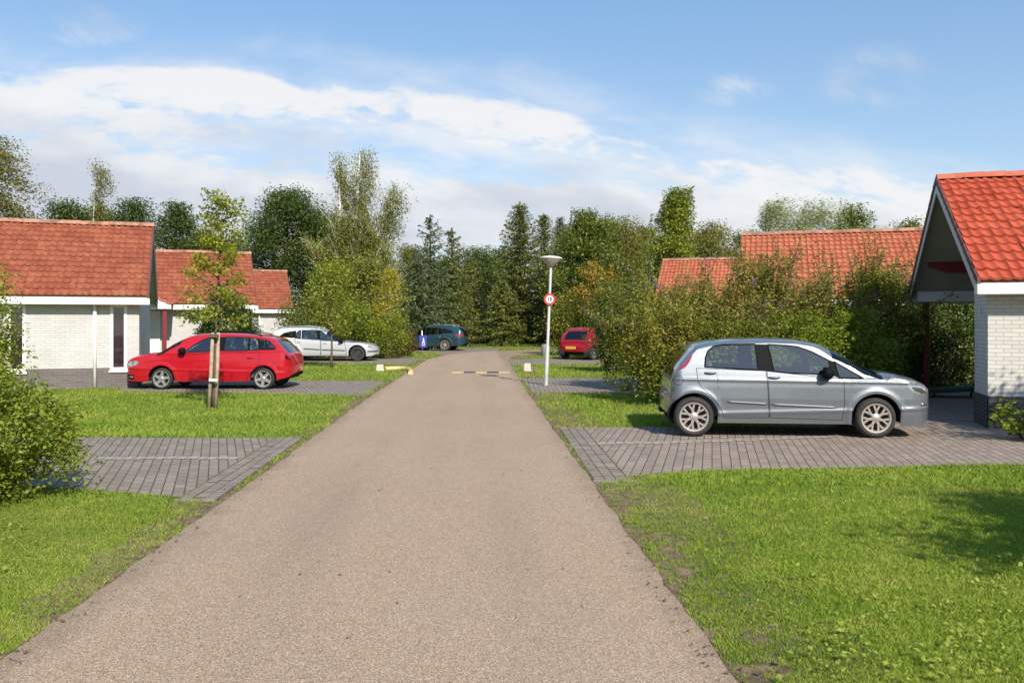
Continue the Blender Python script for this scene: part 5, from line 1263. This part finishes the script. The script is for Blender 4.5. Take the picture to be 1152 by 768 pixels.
# grey bin behind the lamp
b0 = at(613.3, 400.3, 1680 / (400.3 - HOR)); gb = thing("waste_bin", "grey round waste bin standing behind the lamp post at the bend", "waste bin", (b0.x, b0.y, 0))
M['bin_grey'] = plain("bin_grey", (.22, .22, .23), .6, noise=.15)
mb = MB(); mb.lathe([(.001, 0), (.16, 0), (.18, .03), (.185, .58), (.17, .60), (.15, .55), (.001, .5)], 20); mb.build("bin_body", M['bin_grey'], gb, True, 40)
mb = MB(); mb.lathe([(.19, .58), (.20, .60), (.19, .62), (.18, .60), (.19, .58)], 20); mb.build("rim", M['dark'], gb, True)
# marker stones and yellow kerb log
M['stone'] = plain("pale_stone", (.55, .50, .42), .85, noise=.2, nscale=12)
def marker(px, py, ww, hh, lb):
    Y = 1680 / (py - HOR); o = G(px, py); s = F / Y; wdt, hgt = ww / s, hh / s
    bm = bmesh.new(); bmesh.ops.create_cube(bm, size=1)
    for v in bm.verts:
        k = 1.0 if v.co.z < 0 else .78
        v.co = Vector((v.co.x * wdt * k, v.co.y * .14 * k, (v.co.z + .5) * hgt))
    bmesh.ops.bevel(bm, geom=bm.edges[:], offset=.012, segments=2, affect='EDGES')
    me = bpy.data.meshes.new("marker_stone"); bm.to_mesh(me); bm.free(); me.materials.append(M['stone'])
    q = link("marker_stone", me); q.location = o; return tag(q, lb, "marker stone", "marker stones at the driveways")
marker(427.6, 417.3, 9.0, 7.4, "pale marker stone at the end of the yellow kerb log")
marker(593.4, 417.8, 8.6, 9.2, "pale tapered marker stone on the grass right of the road")
pts = [G(*p) for p in ((433, 416.6), (445, 416.2), (455, 416.4), (460.5, 417.6), (462.3, 419.8), (462, 421.4))]
mb = MB(); mb.tube([p + Vector((0, 0, .055)) for p in pts], [.075, .08, .08, .08, .085, .085], 12); o = tag(mb.build("kerb_log", M['yellow'], None, True, 50), "yellow painted kerb log curving round the lawn corner left of the road", "kerb log")
# speed bump
a, c = G(509, 419.6), G(574, 420.0); sb = thing("speed_bump", "low black and yellow speed bump across the road before the bend", "speed bump", (a.x, a.y, .012))
L = c.x - a.x; n_ = 5; prf = [(-.16, .0), (-.13, .02), (-.06, .04), (.06, .04), (.13, .02), (.16, .0)]
M['bump_yellow'] = plain("worn_yellow", (.42, .31, .14), .7, noise=.35, nscale=14); M['bump_black'] = plain("bump_black", (.06, .055, .05), .8, noise=.3)
for k in range(n_):
    mb = MB(); x0, x1 = L * k / n_ + .004, L * (k + 1) / n_ - .004
    mb.add([(x0, y, z) for y, z in prf] + [(x1, y, z) for y, z in prf], [(j, 6 + j, 7 + j, j + 1) for j in range(5)] + [tuple(range(6)), tuple(range(6, 12))[::-1]])
    mb.build("segment", M['bump_yellow'] if k % 2 == 0 else M['bump_black'], sb)
# porch of the middle house
po = MB(); u1_ = -2.95
po.prism([(-4.6, 2.95), (u1_, 2.26), (u1_, 2.10), (-4.6, 2.10)], Matrix(((1, 0, 0, 0), (0, 0, 1, -1.25), (0, 1, 0, 0), (0, 0, 0, 1))), .05); po.build("porch_fascia", M['white'], h3)
po = MB()
for k in range(8):
    f0, f1 = k / 8, (k + 1) / 8; x0, x1 = u1_ + .06 - 1.65 * f0, u1_ + .06 - 1.65 * f1 - .04; z0, z1 = 2.28 + .71 * f0 + .03, 2.28 + .71 * f1
    po.add([(x0, -1.30, z0), (x0, .2, z0), (x1, .2, z1), (x1, -1.30, z1), (x0, -1.30, z0 - .05), (x0, .2, z0 - .05), (x1, .2, z1 - .05), (x1, -1.30, z1 - .05)], [(0, 1, 2, 3), (7, 6, 5, 4), (4, 5, 1, 0), (3, 2, 6, 7), (0, 3, 7, 4), (1, 5, 6, 2)])
po.build("porch_roof", M['ridge_new'], h3)
po = MB(); po.box(-3.22, -3.10, -1.16, -1.04, 0, 2.10); po.build("porch_post", M['red_paint'], h3)
po = MB(); po.box(-4.5, -3.35, .16, .225, .02, 2.05, .006); po.build("door", M['white'], h3)
# garden lounger in the carport's shade
gl_ = thing("garden_lounger", "dark green garden lounger lying in the shade behind the brick pier", "garden lounger", G(1075, 446.5), R(-6))
M['lounger'] = plain("green_canvas", (.03, .075, .055), .7, noise=.2)
mb = MB(); mb.prism([(-1.05, .0), (-.9, .07), (-.2, .10), (.7, .16), (.75, .08), (-.2, .02), (-.9, -.02)], Matrix.Translation((0, .3, .10)) @ Matrix.Rotation(R(90), 4, 'X'), .6); mb.build("bed", M['lounger'], gl_)
mb = MB(); mb.prism([(.45, .14), (.62, .62), (.68, .60), (.55, .12)], Matrix.Translation((0, .28, .10)) @ Matrix.Rotation(R(90), 4, 'X'), .56); mb.build("backrest", M['cabin'], gl_)
for x in (-.55, .4):
    for y in (-.22, .22):
        mb = MB(); mb.tube([(x, y, .005), (x + .04, y, .13)], .022, 8); mb.build("leg", M['dark'], gl_, True)

# ---------------------------------------------------------------- grass
def in_any(P, polys):
    res = np.zeros(len(P), bool)
    for pl in polys: res |= inpoly(P[:, 0], P[:, 1], pl)
    return res
def rot_rect(E, ang, u0, u1, v0, v1):
    c, s = math.cos(ang), math.sin(ang); return [(E[0] + u * c - v * s, E[1] + u * s + v * c) for u, v in ((u0, v0), (u1, v0), (u1, v1), (u0, v1))]
grow = lambda pl, d_: pl
excl = [road_poly] + list(drives.values()) + [rot_rect((7.19, 13.7), aR, 0, 10, 0, 7.2), rot_rect((-9.17, 22.4), aL, -15, 0, .1, 7.2), rot_rect((-9.47, 33), aL, -9.5, 0, .1, 7.2), rot_rect((-11.3, 46), aL, -9, 0, 0, 7.2), rot_rect((6.34, 25), aR, 0, 11, 0, 7.2), rot_rect((5.85, 36.9), aR, 0, 9, 0, 7.2)]
GRID = np.random.default_rng(99).uniform(-1, 1, (256, 256))
def value_noise(x, y):
    i, j = np.floor(x).astype(int), np.floor(y).astype(int); u, v = x - i, y - j; u, v = u * u * (3 - 2 * u), v * v * (3 - 2 * v)
    g = lambda a, b_: GRID[a % 256, b_ % 256]
    return (g(i, j) * (1 - u) + g(i + 1, j) * u) * (1 - v) + (g(i, j + 1) * (1 - u) + g(i + 1, j + 1) * u) * v
def soil_noise(P):
    x, y = P[:, 0], P[:, 1]
    return value_noise(x * 7, y * 7) * .7 + value_noise(x * 2.6, y * 2.6) * .6 + value_noise(x * 19, y * 19) * .35
def grass(seed, y0, y1, n_, hgt, wid):
    rg = np.random.default_rng(seed); u = rg.uniform(0, 1, n_)
    Y = 1 / (1 / y0 + u * (1 / y1 - 1 / y0)); X = rg.uniform(-1, 1, n_) * (.64 * Y + 1.7); P = np.stack([X, Y], 1)
    P = P[~in_any(P, excl)]
    dl = P[:, 0] - XL(P[:, 1]); dr_ = P[:, 0] - XR(P[:, 1]); e = np.minimum(np.abs(dl), np.abs(dr_))
    lim = np.where(dl < 0, .20, .52)
    keep = (e > lim) | (rg.uniform(size=len(P)) < np.clip(.36 + .9 * e / lim + 1.2 * soil_noise(P), .02, 1)) | (P[:, 1] > 24)
    keep &= (e > .015); keep &= ~((P[:, 0] > XL(P[:, 1])) & (P[:, 0] < XR(P[:, 1])) & (P[:, 1] < 24))
    P = P[keep]; m_ = len(P)
    # mown evenly but patchy
    pat = .5 + .5 * (np.sin(P[:, 0] * 1.3 + 1.2 * np.sin(P[:, 1] * .9)) * np.sin(P[:, 1] * 1.1 + P[:, 0] * .7))
    sc = np.maximum(1, P[:, 1] / 7) ** .72
    hh = hgt * (.55 + .5 * pat) * rg.uniform(.45, 1.25, m_) * np.minimum(sc, 1.7); ww = wid * rg.uniform(.7, 1.3, m_) * sc
    th = rg.uniform(0, 2 * math.pi, m_); ln = rg.uniform(.15, .95, m_) * hh; ph = rg.uniform(0, 2 * math.pi, m_)
    B = np.stack([P[:, 0], P[:, 1], np.zeros(m_)], 1)
    sd = np.stack([np.cos(th), np.sin(th), 0 * th], 1) * ww[:, None] / 2; ld = np.stack([np.cos(ph), np.sin(ph), 0 * ph], 1) * ln[:, None]
    V = np.stack([B - sd, B + sd, B + ld * .35 + sd * .7 + np.array([[0, 0, 1.0]]) * (hh * .6)[:, None], B + ld + np.array([[0, 0, 1.0]]) * hh[:, None]], 1).reshape(-1, 3)
    return V, np.arange(4 * m_).reshape(-1, 4)
def m_grass():
    m, t, p = newmat("grass_blades"); g = t.node('ShaderNodeNewGeometry')
    a = t.noise(g.outputs['Position'], .55, 4, .65); b = t.noise(g.outputs['Position'], 2.6, 4, .6)
    f = t.m('ADD', t.m('MULTIPLY', g.outputs['Random Per Island'], .40), t.m('ADD', t.m('MULTIPLY', t.sm(a, .3, .7), .38), t.m('MULTIPLY', t.sm(b, .3, .7), .22)))
    c = t.ramp(f, [(0, (.115, .205, .022)), (.4, (.225, .320, .036)), (.72, (.34, .40, .06)), (1, (.54, .49, .18))])
    t.put(p.inputs['Base Color'], c); p.inputs['Roughness'].default_value = .55; p.inputs['Specular IOR Level'].default_value = .3
    tr = t.node('ShaderNodeBsdfTranslucent'); t.put(tr.inputs[0], t.vm('MULTIPLY', c, (1.2, 1.3, .7)))
    mx = t.node('ShaderNodeMixShader'); mx.inputs[0].default_value = .35
    t.l.new(p.outputs[0], mx.inputs[1]); t.l.new(tr.outputs[0], mx.inputs[2]); t.l.new(mx.outputs[0], t.n['Material Output'].inputs[0]); return m
parts_ = [grass(1, 2.9, 9, 1050000, .031, .0034), grass(2, 9, 24, 380000, .040, .0052), grass(3, 24, 75, 170000, .045, .0070)]
V = np.concatenate([p[0] for p in parts_]); n4 = len(V) // 4
o = npmesh("grass", V, np.arange(4 * n4).reshape(-1, 4), m_grass()); o['kind'] = 'stuff'
# broad leaved weeds on the right lawn
rg = np.random.default_rng(77); C = []; D = []; S = []
spots = [(905, 662, .25), (960, 715, .16), (915, 725, .2), (1060, 690, .12), (1085, 755, .3), (1010, 752, .3), (1030, 760, .25), (930, 752, .16), (1110, 735, .2), (1120, 700, .25), (1090, 720, .14), (905, 765, .2), (1140, 755, .2), (980, 675, .14), (1000, 700, .14), (1125, 668, .2), (870, 700, .12), (1150, 640, .2), (20, 595, .2), (30, 610, .25), (10, 640, .2)]
for px, py, r_ in spots:
    o_ = G(px, py); nn = int(16 + r_ * 90)
    for k in range(nn):
        th = rg.uniform(0, 6.28); q = r_ * rg.uniform(.05, 1) ** .6
        C.append((o_.x + q * math.cos(th), o_.y + q * math.sin(th), .035 + rg.uniform(0, .035))); D.append((math.cos(th), math.sin(th), .35)); S.append(rg.uniform(.018, .038))
for k in range(420):
    p = G(rg.uniform(760, 1152), rg.uniform(560, 768))
    if p.x < XR(p.y) + .35: continue
    C.append((p.x, p.y, .03)); th = rg.uniform(0, 6.28); D.append((math.cos(th), math.sin(th), .3)); S.append(rg.uniform(.018, .03))
V, Fq = leaves_np(np.array(C), np.array(S), rg, 1.2, .72, .10, dirs=np.array(D), dirw=.8)
o = npmesh("lawn_weeds", V, Fq, LM['weed']); o['kind'] = 'stuff'
# dry leaves and crumbs along the verge
C = []
for k in range(380):
    s = rg.choice((-1, 1)); Y = 1 / rg.uniform(1 / 22, 1 / 3.2); q = abs(rg.normal()) * .22
    C.append(((XL(Y) - q + .12) if s < 0 else (XR(Y) + q - .12), Y, .022))
for k in range(60): C.append((rg.uniform(-2.0, 1.0), rg.uniform(3.5, 16), .018))
V, Fq = leaves_np(np.array(C), np.full(len(C), .026), rg, 1.5, .6, .12); o = npmesh("leaf_litter", V, Fq, LM['seed']); o['kind'] = 'stuff'
